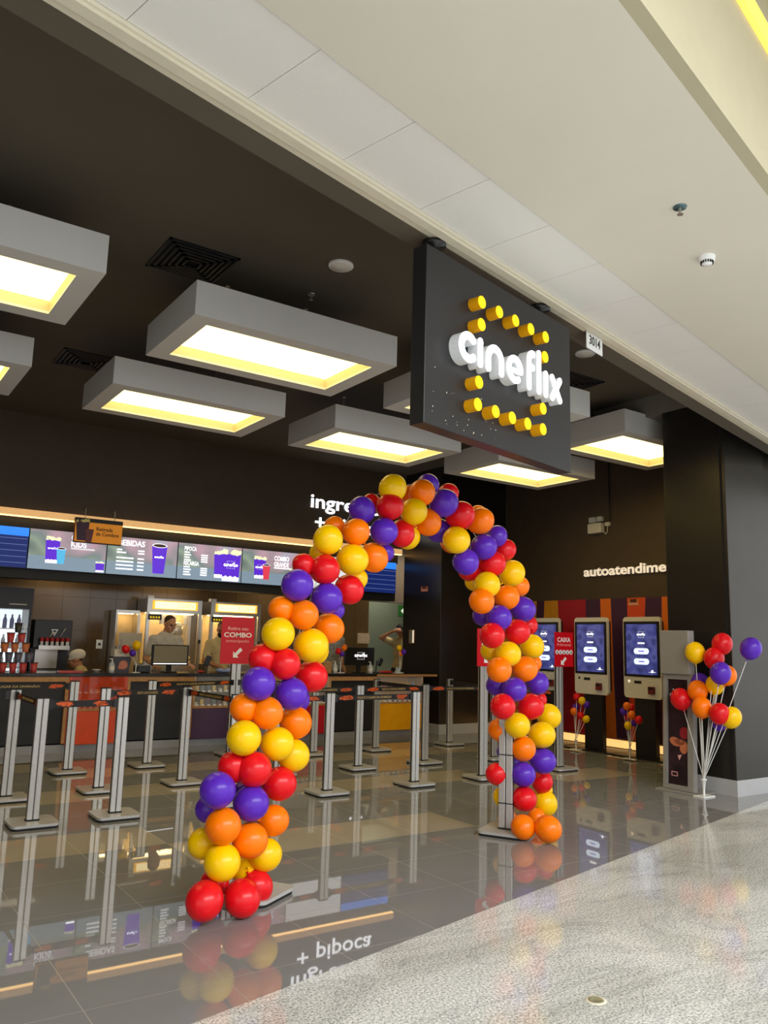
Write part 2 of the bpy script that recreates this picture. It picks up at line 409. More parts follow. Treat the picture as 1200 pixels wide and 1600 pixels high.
struct(_g.build('floor_bedding', M['grout']))
struct(MB().box(-12, 16, -16, .149, -.1, 0, mat=FM).build('mall_floor', M['granite']))

_b = MB(); _b.box(-4.6, 11.5, 1.2, 14.8, CZ, CZ+.1)
bmesh.ops.bisect_plane(_b.bm, geom=_b.bm.verts[:]+_b.bm.edges[:]+_b.bm.faces[:], plane_co=fw(0, .1), plane_no=FN, clear_inner=True)
struct(_b.build('ceiling', M['dark_ceiling']))
# front bulkhead, cornice, soffit panels, drywall, cove
struct(MB().box(-9, 14, .03, .17, SZ-.02, CZ+.02, mat=FM).build('front_bulkhead', M['dark_ceiling']))
_t = MB(); _t.box(-9, 14, -.03, .03, SZ-.015, SZ+.05, mat=FM); _t.box(-9, 14, -.085, -.03, SZ-.035, SZ+.05, mat=FM); _t.box(-9, 14, -.1, -.085, SZ-.02, SZ+.05, mat=FM)
struct(_t.build('trim_1', M['trim_white']))
_p = MB()
for i in range(-14, 22):
    u0 = .22+.582*i
    _p.box(u0+.0015, u0+.5805, -.565, -.103, SZ, SZ+.03, mat=FM)
struct(_p.build('soffit_panels', M['panel_white']))
struct(MB().box(-9, 14, -.6, -.1, SZ+.03, SZ+.1, mat=FM).build('soffit_backing', M['trim_white']))
struct(MB().box(-9, 14, -1.56, -.568, SZ-.012, SZ+.1, mat=FM).build('mall_ceiling', M['white_ceiling']))
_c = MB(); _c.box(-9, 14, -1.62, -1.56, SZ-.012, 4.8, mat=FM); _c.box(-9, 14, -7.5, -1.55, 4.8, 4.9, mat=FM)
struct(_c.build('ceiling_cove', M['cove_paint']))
tag(MB().box(-9, 14, -1.65, -1.621, 4.5, 4.61, mat=FM).build('led_strip', M['led_yellow']), 'long yellow LED strip glowing in the white ceiling cove, top right', 'light')

# right hand wall with painted stripes
struct(MB().box(WX, WX+.15, 5.6, 11.2, .0, CZ, ).build('wall_right', M['dark_wall']))
st = thing('wall_stripes', 'upright plum, red, orange and mustard stripes on the wall behind the kiosks', 'wall panel', (WX, 8.8, 0), -PI/2)
# stripe boundaries (world Y, falling to the right): colour of each piece, top and bottom
tops = [11.0, 10.12, 9.94, 9.63, 9.02, 8.72, 8.51, 8.19, 7.85, 7.56, 7.3, 6.6]
bots = [11.0, 10.25, 10.05, 9.52, 9.02, 8.67, 8.44, 8.19, 7.98, 7.62, 7.4, 6.6]
cols = ['st_yellow', 'st_purple', 'st_yellow', 'st_red', 'st_purple', 'st_orange', 'st_purple', 'st_verm', 'st_purple', 'st_orange', 'st_red']
for i, c in enumerate(cols):
    X = lambda y: 8.8-y
    MB().prism([(X(bots[i]), .16), (X(bots[i+1]), .16), (X(tops[i+1]), 2.28), (X(tops[i]), 2.28)], -.035, -.001).build('stripe', M[c], st)
tag(MB().box(-2.0, 2.2, -.03, -.002, .02, .13).build('led_strip', M['led_warm'], None, (WX, 8.8, 0)), 'warm LED strip glowing along the floor under the striped wall', 'light')
bpy.context.view_layer.update()
bpy.data.objects['led_strip.001'].rotation_euler = (0, 0, -PI/2)

# far column beside the counter and near pillar
def pillar(name, x0, x1, y0, y1, zt, ph=.165):
    struct(MB().box(x0, x1, y0, y1, ph, zt, bev=.006).build(name, M['black_panel']))
    struct(MB().box(x0, x1, y0, y1, 0, ph).build('baseboard_'+name.split('_')[1], M['plinth']))
pillar('column_far', 8.7, WX, 10.95, 12.05, CZ)
pillar('column_near', 8.1, 8.88, 5.15, 5.95, 4.34)
struct(MB().box(8.0975, 8.0995, 5.185, 5.215, .17, 4.33).build('trim_2', M['rubber']))
struct(MB().box(8.1, 8.9, 5.15, 7.0, 4.34, CZ).build('beam', M['beam_grey']))
struct(MB().box(8.9, 12, 5.22, 5.4, 0, SZ+.3).build('wall_front', M['black_panel']))
struct(MB().box(8.88, 10.3, 5.9, 6.05, 0, CZ).build('wall_return', M['dark_wall']))
# back: bulkhead over the counter, kitchen walls, corridor
struct(MB().box(-4.5, 8.7, 12.2, 12.5, 3.22, CZ).build('wall_back', M['dark_wall']))
struct(MB().box(-4.5, 8.7, 12.26, 12.5, 2.95, 3.22).build('bulkhead_recess', M['matte_black']))
struct(MB().box(-4.5, 8.7, 12.26, 12.3, 3.22, 3.24).build('trim_3', M['matte_black']))
tag(MB().box(-4.5, 8.7, 12.13, 12.19, 3.108, 3.12).build('led_strip', M['strip_led']), 'warm LED line under the wood strip above the menu screens', 'light')
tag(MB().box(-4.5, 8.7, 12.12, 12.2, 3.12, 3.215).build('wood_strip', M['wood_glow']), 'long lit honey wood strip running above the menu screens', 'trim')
struct(MB().box(-4.5, 8.7, 12.32, 12.6, 2.26, 2.95).build('screen_backing', M['matte_black']))
struct(MB().box(-4.5, 8.7, 12.6, BY, 2.55, 2.65).build('ceiling_kitchen', M['dark_wall']))
_k = MB()
for i in range(0, 33):
    for j in range(0, 5):
        x0 = -4.5+.42*i
        if x0 >= 8.8: continue
        _k.box(x0+.0015, min(x0+.4185, 8.84), BY, BY+.05, .52*j+.0015, .52*j+.5185)
struct(_k.build('wall_kitchen', M['tile_brown']))
struct(MB().box(-4.5, 8.84, BY+.04, BY+.15, 0, CZ).build('wall_kitchen_backing', M['dark_wall']))
struct(MB().box(8.84, 11.2, BY, BY+.15, 2.3, CZ).build('wall_lintel', M['dark_wall']))
struct(MB().box(8.84, 11.6, 14.6, 14.7, 0, CZ).build('wall_corridor', M['green_wall']))
struct(MB().box(11.1, 11.2, 12.0, 14.6, 0, CZ).build('wall_corridor_side', M['green_wall']))
struct(MB().box(8.74, 8.84, BY+.15, 14.6, 0, CZ).build('wall_corridor_left', M['green_wall']))
struct(MB().box(-4.6, -4.5, 2.2, BY, 0, CZ).build('wall_left', M['dark_wall']))

# ================================================================ LIGHT BOXES
def light_box():
    t = thing('ceiling_lamp', 'x', 'lamp', (0, 0, 0))
    W, D, H, fr = 1.9, 1.16, .28, .16
    b = MB()
    w2, d2 = W/2, D/2
    b.box(-w2, w2, -d2, -d2+.02, 0, H); b.box(-w2, w2, d2-.02, d2, 0, H); b.box(-w2, -w2+.02, -d2+.02, d2-.02, 0, H); b.box(w2-.02, w2, -d2+.02, d2-.02, 0, H)
    b.box(-w2+.02, w2-.02, -d2+.02, -d2+fr, 0, .02); b.box(-w2+.02, w2-.02, d2-fr, d2-.02, 0, .02)
    b.box(-w2+.02, -w2+fr, -d2+fr, d2-fr, 0, .02); b.box(w2-fr, w2-.02, -d2+fr, d2-fr, 0, .02)
    b.box(-w2+.02, w2-.02, -d2+.02, d2-.02, H-.02, H)
    b.build('housing', M['grey_box'], t)
    r = MB(); i, e = fr, .012
    r.box(-w2+i-e, w2-i+e, -d2+i-e, -d2+i, .02, .12); r.box(-w2+i-e, w2-i+e, d2-i, d2-i+e, .02, .12)
    r.box(-w2+i-e, -w2+i, -d2+i, d2-i, .02, .12); r.box(w2-i, w2-i+e, -d2+i, d2-i, .02, .12)
    r.build('reflector', M['box_inside'], t)
    MB().box(-w2+i, w2-i, -d2+i, d2-i, .105, .12).build('diffuser', M['lamp'], t)
    for sx in (-1, 1):
        MB().cyl((sx*.4, .15, H), (sx*.4, .15, CZ-3.95), .006, seg=8).cyl((sx*.4, .15, CZ-3.96), (sx*.4, .15, CZ-3.95), .02, seg=10).cyl((sx*.4, .15, H), (sx*.4, .15, H+.03), .018, seg=10).build('suspension_rod', M['steel'], t)
    return t
L0 = light_box()
boxes = [(3.03, 6.28, 'biggest whole warm box lamp, just left of the black sign'),
         (3.03, 8.43, 'warm grey box lamp behind and below the biggest whole box lamp'),
         (5.58, 8.43, 'warm grey box lamp with bluish rim, just left of the sign bottom over the arch'),
         (5.58, 6.28, 'grey box lamp mostly hidden behind the black sign'),
         (8.70, 6.80, 'warm grey box lamp partly cut off by the black pillar at right'),
         (8.13, 8.43, 'warm grey box lamp showing just under the bottom edge of the black sign'),
         (.38, 6.0, 'warm grey box lamp cut by the left picture edge, the upper of two'),
         (.38, 8.43, 'warm grey box lamp cut by the left picture edge, the lower of two')]
for i, (x, y, l) in enumerate(boxes):
    o = L0 if i == 0 else copy_tree(L0)
    o.location = (x, y, 4.1 if i == 4 else 3.95); o.scale = (1.05, 1.06, 1) if i == 4 else (1, 1, 1); o['label'] = l; o['group'] = 'hanging box lamps'

# ceiling fittings
def vent(x, y, rz, l):
    t = thing('air_vent', l, 'vent', (x, y, CZ), rz, 'black ceiling air vents')
    f = MB()
    for k in range(6):
        a = .3-.045*k
        z0, z1 = -.012-.004*k, -.0
        f.box(-a, a, -a, -a+.022, z0, z1); f.box(-a, a, a-.022, a, z0, z1); f.box(-a, -a+.022, -a, a, z0, z1); f.box(a-.022, a, -a, a, z0, z1)
    f.build('louvre', M['black'], t); MB().box(-.29, .29, -.29, .29, -.004, -.001).build('duct_plate', M['rubber'], t)
vent(2.2, 6.17, 0, 'square black air vent above the biggest box lamp')
vent(6.95, 6.4, 0, 'square black air vent at right of the black sign')
vent(2.14, 9.3, 0, 'dark air vent above the second box lamp from the left')
def speaker(x, y, l):
    t = thing('ceiling_speaker', l, 'speaker', (x, y, CZ), 0, 'round ceiling speakers')
    MB().lathe([(0, -.02), (.098, -.02), (.105, -.014), (.105, 0)]).build('rim', M['white'], t)
    MB().lathe([(0, -.024), (.088, -.023), (.09, -.02)]).build('grille', M['white_plastic'], t)
speaker(3.22, 5.46, 'round white speaker set in the dark ceiling left of the sign')
speaker(6.35, 5.6, 'round white speaker peeping out right of the black sign')
t = thing('sprinkler', 'small steel sprinkler on the dark ceiling near the round speaker', 'sprinkler', (3.31, 6.12, CZ))
MB().lathe([(0, -.012), (.03, -.01), (.035, 0)], seg=16).build('escutcheon', M['steel'], t); MB().cyl((0, 0, -.01), (0, 0, -.05), .008, seg=8).cyl((0, 0, -.05), (0, 0, -.054), .018, seg=12).build('nozzle', M['steel'], t)
t = thing('sprinkler', 'blue-green flush sprinkler in the white mall ceiling', 'sprinkler', (3.44, 2.38, SZ-.012))
MB().lathe([(0, -.006), (.034, -.006), (.036, 0)], seg=20).build('escutcheon', pm('teal_metal', s2l(84, 108, 112), .35, metal=.5), t)
MB().cyl((0, 0, -.005), (0, 0, -.04), .007, seg=8).cyl((0, 0, -.04), (0, 0, -.044), .016, seg=12).cyl((.009, 0, -.01), (.011, 0, -.04), .002, seg=6).cyl((-.009, 0, -.01), (-.011, 0, -.04), .002, seg=6).build('nozzle', M['steel'], t)
t = thing('smoke_detector', 'round white smoke detector on the white mall ceiling', 'detector', (4.03, 2.62, SZ-.012))
MB().lathe([(0, -.05), (.028, -.048), (.034, -.03), (.045, -.026), (.047, 0)], seg=24).build('housing', M['white'], t)
_s = MB()
for k in range(16):
    a = 2*PI*k/16; _s.box(.03, .037, -.003, .003, -.045, -.031, mat=Matrix.Rotation(a, 4, 'Z'))
_s.build('slot', M['black'], t)
t = thing('number_plate', 'small white shop number plate reading 3014 under the cornice', 'plate', fw(4.115, -.0, 0), FA)
MB().box(-.12, .12, 0, .006, 3.655, 3.79).build('plate', M['white'], t)
text('digits', '3014', .07, .002, M['black'], t, (0, -.0005, 3.695), width=.165, bold=.01)
MB().box(-.11, -.1, .006, .02, 3.76, 3.8).box(.1, .11, .006, .02, 3.76, 3.8).build('clip', M['black'], t)
t = thing('floor_cap', 'small oval brass cap set in the granite floor', 'floor cap', (2.93, 2.57, 0))
MB().lathe([(.034, 0), (.033, .003), (.024, .0035), (.022, .002), (0, .002)], seg=24).build('cap', pm('worn_brass', s2l(150, 150, 120), .4, metal=.4, var=.2, scale=60), t)
MB().lathe([(.046, 0), (.045, .0015), (.034, .0018)], seg=24).build('ring', M['trim_white'], t)

# ================================================================ HANGING SIGN
t = thing('hanging_sign', 'big black hanging sign with glowing white cineflix wordmark and yellow pegs', 'sign', fw(2.92, 0, 0), FA)
MB().box(-.79, .79, -.02, .08, 2.67, 3.7, bev=.004).build('panel', M['sign_black'], t)
_e = MB(); x0, x1, z0, z1 = -.79, .79, 2.67, 3.7
_e.box(x0, x1, -.021, -.019, z0, z0+.004).build('bottom_edge', M['black'], t)
SX = 2.92
lx0, lx1, lz = 2.34-SX, 3.468-SX, 3.075
k = (lx1-lx0)/6.24
mb = MB(); wordmark(mb, lx0, lz, k*1.0, -.09, -.02); o = mb.build('letter_body', M['letter_side'], t)
mb = MB(); wordmark(mb, lx0, lz, k, -.096, -.0905); mb.build('letter_face', M['white_glow'], t)
pegs = [(2.555, 3.478), (2.735, 3.478), (2.912, 3.481), (3.088, 3.482), (3.266, 3.484), (2.553, 3.34), (3.258, 3.347), (2.533, 2.986), (3.231, 2.995), (2.524, 2.852), (2.702, 2.852), (2.878, 2.854), (3.05, 2.856), (3.23, 2.86)]
for u, z in pegs:
    p = MB().cyl((u-SX, -.02, z), (u-SX, -.092, z), .038, seg=24).build('peg', M['peg'], t)
    MB().cyl((u-SX, -.0922, z), (u-SX, -.095, z), .0375, seg=24).build('peg_face', M['peg_face'], p)
for u in (2.27, 3.42):
    MB().lathe([(0, 3.775), (.07, 3.775), (.072, 3.77), (.072, 3.755), (.02, 3.75), (.02, 3.69), (0, 3.69)], (u-SX, .045, 0), seg=20).cyl((u-SX, .045, 3.7), (u-SX, .045, 3.78), .018, seg=10).build('hanger', M['black'], t)
dm = MB(); rng = random.Random(5)
for k_ in range(26):
    u = rng.uniform(-.72, -.1); z = 2.7+abs(rng.gauss(0, .13)); r = rng.uniform(.0015, .004)
    dm.cyl((u, -.0205, z), (u, -.0215, z), r, seg=6)
dm.build('dust_specks', M['trim_white'], t); t.children[-1]['kind'] = 'stuff'

# ================================================================ WALL LETTERING
tl = thing('wall_lettering', 'glowing white ingressos + pipoca letters on the dark bulkhead above the menu', 'sign', (6.74, 12.2, 0))
for w, z, wd, x in (('ingressos', 3.79, 1.86, 0), ('+ pipoca', 3.42, 1.62, .1)):
    b = text('letter_body', w, .25, .05, M['letter_side'], tl, (x, -.002, z), width=wd*.88, bold=.012, align='LEFT')
    text('letter_face', w, .25, .004, M['white_glow'], tl, (x, -.0525, z), width=wd*.88, bold=.012, align='LEFT')
ta = thing('wall_lettering', 'cream autoatendimento letters on the dark wall above the kiosks', 'sign', (WX, 9.05, 0), -PI/2)
text('letter_body', 'autoatendimento', .155, .035, M['letter_side'], ta, (0, -.002, 2.655), width=1.98, bold=.025, align='LEFT')
text('letter_face', 'autoatendimento', .155, .004, M['cream_letter'], ta, (0, -.0375, 2.655), width=1.98, bold=.025, align='LEFT')
# ================================================================ MENU SCREENS
def popbox(parent, x, z, w, h, y, logo=True):
    """picture of a purple popcorn box on a display"""
    MB().prism([(x-w*.42, z), (x+w*.42, z), (x+w*.5, z+h*.82), (x-w*.5, z+h*.82)], y-.002, y).build('box_picture', M['scr_purple'], parent)
    mb = MB()
    for i in range(7):
        mb.prism([(x-w*.36+w*.12*i+w*.07*math.cos(2*PI*q/10), z+h*.05+w*(.06+.05*(i % 2))*1+w*.07*math.sin(2*PI*q/10)) for q in range(10)], y-.003, y-.002)
    mb.prism([(x-w*.42, z), (x+w*.42, z), (x+w*.43, z+h*.12), (x-w*.43, z+h*.12)], y-.003, y-.002).build('box_foot_picture', M['scr_white'], parent)
    mb = MB(); rng = random.Random(int(x*100)+7)
    for i in range(22):
        px, pz, r = x+w*rng.uniform(-.46, .46), z+h*(.84+rng.uniform(0, .1)), w*rng.uniform(.06, .1)
        mb.prism([(px+r*math.cos(2*PI*q/8), pz+r*math.sin(2*PI*q/8)) for q in range(8)], y-.003-.00002*i, y-.0015)
    mb.build('popcorn_picture', M['scr_pop'], parent)
    if logo: wordmark_obj('wordmark_picture', parent, M['scr_white'], x, z+h*.45, w*.72, y-.004, y-.002); d = MB(); emblem_dots(d, x, z+h*.5, w*.62, y-.004, y-.002); d.build('dots_picture', M['scr_pale'], parent)
def cup(parent, x, z, w, h, y, m, logo=False):
    MB().prism([(x-w*.36, z), (x+w*.36, z), (x+w*.5, z+h), (x-w*.5, z+h)], y-.006, y-.004).build('cup_picture', m, parent)
    MB().prism([(x+w*.5*math.cos(2*PI*q/20), z+h+w*.14*math.sin(2*PI*q/20)) for q in range(20)], y-.008, y-.006).build('cup_rim_picture', M['scr_white'], parent)
    MB().prism([(x+w*.43*math.cos(2*PI*q/20), z+h+w*.1*math.sin(2*PI*q/20)) for q in range(20)], y-.009, y-.008).build('drink_picture', M['scr_cola'], parent)
    if logo: wordmark_obj('wordmark_picture', parent, M['scr_white'], x, z+h*.55, w*.6, y-.008, y-.006)
def lines(parent, name, rows, m, y):
    mb = MB()
    for x0, x1, z in rows: mb.box(x0, x1, y-.003, y-.001, z, z+.022)
    mb.build(name, m, parent)
SY = 12.2
def menu(x0, x1, label, kind):
    t = thing('menu_screen', label, 'screen', ((x0+x1)/2, SY, 2.39), 0, 'menu screens over the counter'); w = (x1-x0)/2
    MB().box(-w+.004, w-.004, .004, .07, 0, .58, bev=.003).build('frame', M['black'], t)
    H = .572
    if kind == 'list':
        MB().box(-w+.008, w-.008, 0, .005, .008, H).build('display', M['blue_screen'], t)
        MB().box(-w+.008, w-.008, -.002, 0, H-.12, H-.001).build('heading_band', M['blue_screen_hi'], t)
        mb = MB()
        for i in range(5): mb.box(-w+.02, w-.02, -.003, -.0005, .07+.085*i, .077+.085*i)
        mb.build('ruled_lines', M['blue_line'], t)
        return t
    MB().box(-w+.008, w-.008, 0, .005, .008, H).build('display', M['scr_bokeh'] if kind != 'plain' else M['scr_pale'], t)
    if kind != 'plain': MB().box(-w+.008, w-.008, -.001, 0, .008, .2).build('table_picture', M['scr_table'], t)
    y = -.001
    if kind == 'kids':
        popbox(t, -.22, .1, .2, .4, y, False); wordmark_obj('wordmark_picture', t, M['scr_pale'], -.22, .3, .13, y-.005, y-.003)
        cup(t, -.1, .1, .13, .22, y, M['scr_cyan'])
        text('heading', 'COMBO', .075, .002, M['scr_white'], t, (.03, y, .46), width=.26, bold=.02, align='LEFT'); text('heading', 'KIDS', .085, .002, M['scr_white'], t, (.03, y, .36), width=.22, bold=.03, align='LEFT')
        lines(t, 'price_lines', [(.03, .37, .325)], M['scr_pale'], y); popbox(t, .46, .02, .13, .16, y, False)
    if kind == 'drinks':
        text('heading', 'BEBIDAS', .085, .002, M['scr_white'], t, (-.38, y, .45), width=.4, bold=.03, align='LEFT')
        lines(t, 'price_lines', [(-.4, -.32, .37), (-.4, -.26, .33), (-.08, .02, .37), (-.08, .02, .33)]+[(-.4, -.14, .25-.055*i) for i in range(4)]+[(-.08, .02, .25-.055*i) for i in range(4)], M['scr_white'], y)
        cup(t, .25, .06, .24, .43, y, M['scr_purple'], True)
    if kind == 'corn':
        text('heading', 'PIPOCA', .065, .002, M['scr_white'], t, (-.44, y, .46), width=.2, bold=.03, align='LEFT'); text('heading', 'RECARGA', .065, .002, M['scr_white'], t, (-.44, y, .23), width=.25, bold=.03, align='LEFT')
        lines(t, 'price_lines', [(-.44, -.35+.02*(i % 2), .42-.04*i) for i in range(4)]+[(-.16, -.05, .39-.035*i) for i in range(4)]+[(-.44, -.34+.02*(i % 2), .19-.04*i) for i in range(4)]+[(-.16, -.05, .18-.035*i) for i in range(4)], M['scr_white'], y)
        popbox(t, .16, .06, .2, .46, y+.0, False); popbox(t, .35, .02, .34, .53, y-.006, True)
    if kind == 'grande':
        popbox(t, -.22, .1, .22, .38, y, True); cup(t, -.1, .09, .14, .24, y, M['scr_red'])
        text('heading', 'COMBO', .08, .002, M['scr_white'], t, (.04, y, .42), width=.28, bold=.03, align='LEFT'); text('heading', 'GRANDE', .08, .002, M['scr_white'], t, (.04, y, .32), width=.28, bold=.03, align='LEFT')
        lines(t, 'price_lines', [(.04, .34, .285)], M['scr_white'], y); popbox(t, .42, .02, .16, .3, y, False)
    return t
menu(1.17, 2.26, 'deep blue list screen at the left end of the menu row', 'list')
menu(2.26, 3.35, 'menu screen headed COMBO KIDS with popcorn box and light blue cup', 'kids')
menu(3.35, 4.44, 'menu screen headed BEBIDAS with one tall purple cup', 'drinks')
menu(4.44, 5.53, 'menu screen headed PIPOCA and RECARGA with big purple popcorn boxes', 'corn')
menu(5.53, 6.62, 'menu screen headed COMBO GRANDE with popcorn box and red cup', 'grande')
menu(6.62, 7.66, 'pale menu screen almost wholly hidden behind the balloon arch', 'plain')
menu(7.66, 8.63, 'deep blue list screen at the right end, beside the far black column', 'list')

t = thing('pickup_sign', 'amber hanging sign reading Retirada de Combos with popcorn and cup picture', 'sign', (3.15, 12.0, 0))
MB().box(-.34, .34, -.03, .03, 2.8, 3.16, bev=.004).build('case', M['brown_print'], t)
MB().box(-.335, .335, -.033, -.029, 2.815, 3.1).build('face', M['orange_sign'], t)
MB().box(-.335, .335, -.034, -.03, 3.105, 3.155).build('top_band', M['black'], t)
text('lettering', 'Retirada\nde Combos', .055, .002, M['brown_print'], t, (-.04, -.0335, 2.99), width=.33, bold=.02, align='LEFT')
MB().prism([(-.3, 2.83), (-.16, 2.83), (-.14, 3.1), (-.33, 3.1)], -.04, -.034).build('box_picture', M['c_purple'], t)
_m = MB(); rng = random.Random(2)
for i in range(12): _m.ell((rng.uniform(-.32, -.15), -.036, 3.1+rng.uniform(0, .03)), (.022, .006, .022), seg=8, rings=6)
_m.build('popcorn_picture', M['popcorn'], t)
MB().prism([(-.18, 2.815), (-.1, 2.815), (-.075, 3.0), (-.2, 3.0)], -.05, -.041).build('cup_picture', pm('cup_print', s2l(120, 62, 70), .4), t)
for x in (-.2, .22):
    MB().cyl((x, 0, 3.16), (x, 0, 3.3), .006, seg=8).cyl((x, 0, 3.3), (x, .2, 3.3), .006, seg=8).build('hook', M['steel'], t)

# ================================================================ COUNTER
CY = 11.05
def unit(x0, x1, label, gl=None):
    """one front module: dark panel in an oak frame, or a colour display case"""
    t = thing('counter_unit' if gl is None else 'display_case', label, 'counter' if gl is None else 'display case', ((x0+x1)/2, CY, 0), 0, 'counter modules'); w = (x1-x0)/2
    if gl is None:
        MB().box(-w+.001, w-.001, .02, .7, .12, .955).build('body', M['matte_black'], t)
        f = MB(); f.box(-w+.002, w-.002, -.03, .02, .892, .955); f.box(-w+.002, -w+.04, -.03, .02, .12, .892); f.box(w-.04, w-.002, -.03, .02, .12, .892)
        f.build('frame', M['wood_frame'], t)
    else:
        c = M[gl]
        MB().box(-w+.001, w-.001, -.035, .6, .1, .52, bev=.004).build('base', c, t)
        MB().box(-w+.002, w-.002, -.04, .6, .52, .55).build('shelf', M['wood_frame'], t)
        MB().box(-w+.002, w-.002, .36, .6, .55, .955).build('back_panel', c if gl != 'c_purple' else M['matte_black'], t)
        MB().box(-w+.03, w-.03, -.03, .35, .73, .742).build('shelf', M['glass_pane'], t)
        MB().box(-w+.002, w-.002, -.038, -.032, .55, .955).build('glass', M['glass_red'] if gl == 'c_orange' else M['glass_pane'], t)
        f = MB(); f.box(-w+.001, -w+.03, -.031, .36, .55, .955); f.box(w-.03, w-.001, -.031, .36, .55, .955); f.build('side_panel', M['wood_frame'] if gl != 'c_orange' else c, t)
    MB().box(-w+.001, w-.001, .04, .6, 0, .1).build('toe_kick', M['toe'], t)
    return t
unit(1.0, 1.78, 'orange and oak display case at the left picture edge', 'c_orange') if False else None
unit(.7, 1.74, 'oak framed black counter panel at the far left end, mostly out of frame')
unit(1.74, 2.69, 'oak framed black counter panel under the cup pyramid at the left')
unit(2.69, 3.44, 'orange snack display case with tinted glass', 'c_orange')
unit(3.44, 4.37, 'oak framed black counter panel below the man in the grey shirt')
unit(4.37, 5.2, 'plum snack display case left of the balloon arch', 'c_purple')
unit(5.2, 5.8, 'oak framed black counter panel hidden behind the left leg of the arch')
unit(5.8, 6.57, 'red snack display case just right of the arch leg', 'c_red')
unit(6.57, 7.48, 'oak framed black counter panel under the screen with the white logo')
unit(7.48, 8.4, 'amber yellow snack display case at the right end of the counter', 'c_yellow')
tag(MB().box(.7, 8.62, 11.005, 11.72, .957, 1.0, bev=.006).build('countertop', M['counter_top']), 'long dark stone worktop running along the whole snack counter', 'countertop')
tag(MB().box(7.45, 8.68, 10.99, 11.004, .956, .99).build('wood_edging', M['wood_frame']), 'oak edging along the right end of the dark worktop', 'trim')

# snack packets in the cases
def packets(x0, x1, name, n=9):
    rng = random.Random(int(x0*10)); first = {}
    for zi, z in enumerate((.5505, .7425)):
        for i in range(n):
            k = rng.randrange(5); x = x0+.07+(x1-x0-.14)*i/(n-1)+rng.uniform(-.008, .008)
            if k not in first:
                h = .05+.018*k
                first[k] = MB().box(-.024, .024, -.02, .02, 0, h, bev=.006).build('snack_packet', M['pack%d' % k]); o = first[k]
            else:
                o = first[k].copy(); COL.objects.link(o)
            o.location = (x, CY+.02+rng.uniform(0, .02), z); o.rotation_euler = (0, 0, rng.uniform(-.2, .2))
            c = ['white', 'red', 'cream', 'violet', 'blue'][k]
            tag(o, 'small %s snack packet on the %s shelf of the %s display case' % (c, ['lower', 'upper'][zi], name), 'snack', '%s packets, %s shelf, %s case' % (c, ['lower', 'upper'][zi], name))
        tg = first.get('tag')
        for i in range(n):
            if tg is None: tg = first['tag'] = MB().box(-.022, .022, -.001, .001, 0, .022).build('price_tag', M['white'])
            else: tg = tg.copy(); COL.objects.link(tg)
            tg.location = (x0+.07+(x1-x0-.14)*i/(n-1), CY-.022, z if zi == 0 else .7425); tag(tg, 'small white price tag on the %s shelf of the %s display case' % (['lower', 'upper'][zi], name), 'price tag', 'price tags, %s shelf, %s case' % (['lower', 'upper'][zi], name))
for a, b, n in ((2.69, 3.44, 'orange'), (4.37, 5.2, 'plum'), (5.8, 6.57, 'red'), (7.48, 8.4, 'amber yellow')): packets(a, b, n)

# cup pyramid
def cupmesh(m):
    t = thing('plastic_cup', '', 'cup', (0, 0, 0))
    MB().lathe([(0, 0), (.034, 0), (.036, .004), (.048, .115), (0, .115)], seg=20).build('body', m, t)
    MB().lathe([(.0485, .112), (.051, .114), (.051, .12), (.046, .124), (0, .124)], seg=20).build('lid', M['lid'], t)
    return t
rows = [(0, 'cup_red', [1.81, 1.93, 2.05, 2.17, 2.30], 'bottom row'), (1, 'cup_blue', [1.87, 1.99, 2.10, 2.23], 'second row'), (2, 'cup_orange', [1.93, 2.05, 2.18], 'third row'), (3, 'cup_red', [1.99, 2.12], 'fourth row'), (4, 'cup_dark', [2.07], 'top')]
cn = {'cup_red': 'red', 'cup_blue': 'slate blue', 'cup_orange': 'terracotta', 'cup_dark': 'dark grey'}
pos = ['first', 'second', 'third', 'fourth', 'fifth']
for r, m, xs, nm in rows:
    c0 = cupmesh(M[m])
    for i, x in enumerate(xs):
        o = c0 if i == 0 else copy_tree(c0)
        o.location = (x, 11.3, 1.0005+.1245*r); o['label'] = ('%s lidded cup in the %s of the cup pyramid, %s from the right' % (cn[m], nm, pos[len(xs)-1-i])) if len(xs) > 1 else 'dark grey lidded cup on top of the cup pyramid'; o['group'] = 'cups stacked in a pyramid'

# ---- till area, left
def bottle(x, y, l, z=1.0005):
    t = thing('gel_bottle', l, 'bottle', (x, y, z), 0, 'pump bottles on the counter')
    MB().lathe([(0, 0), (.036, 0), (.038, .01), (.038, .1), (.03, .125), (.014, .135), (0, .135)], seg=18).build('body', M['clear_plastic'], t)
    MB().lathe([(.0385, .03), (.039, .035), (.039, .08), (.0385, .085)], seg=18).build('paper_label', M['paper'], t)
    MB().lathe([(.014, .135), (.014, .155), (.006, .156), (.006, .18), (0, .18)], seg=12).box(-.035, .006, -.006, .006, .175, .187).build('pump', M['white_plastic'], t)
bottle(3.29, 11.28, 'clear gel pump bottle left of the dark popcorn bucket'); bottle(6.84, 11.3, 'clear gel pump bottle left of the small balloon stand beside the arch'); bottle(7.42, 11.15, 'clear gel pump bottle in front of the screen with the white logo')
t = thing('popcorn_bucket', 'dark printed box with tan picture, white tray stack on top', 'box', (3.43, 11.4, 1.0005))
MB().prism([(-.1, 0), (.1, 0), (.125, .21), (-.125, .21)], -.1, .1).build('body', M['poster_dark'], t)
MB().cyl((.02, -.1, .1), (.02, -.1005, .1), .06, seg=20).ell((-.02, -.1, .07), (.03, .001, .03)).build('printed_picture', M['poster_skin'], t)
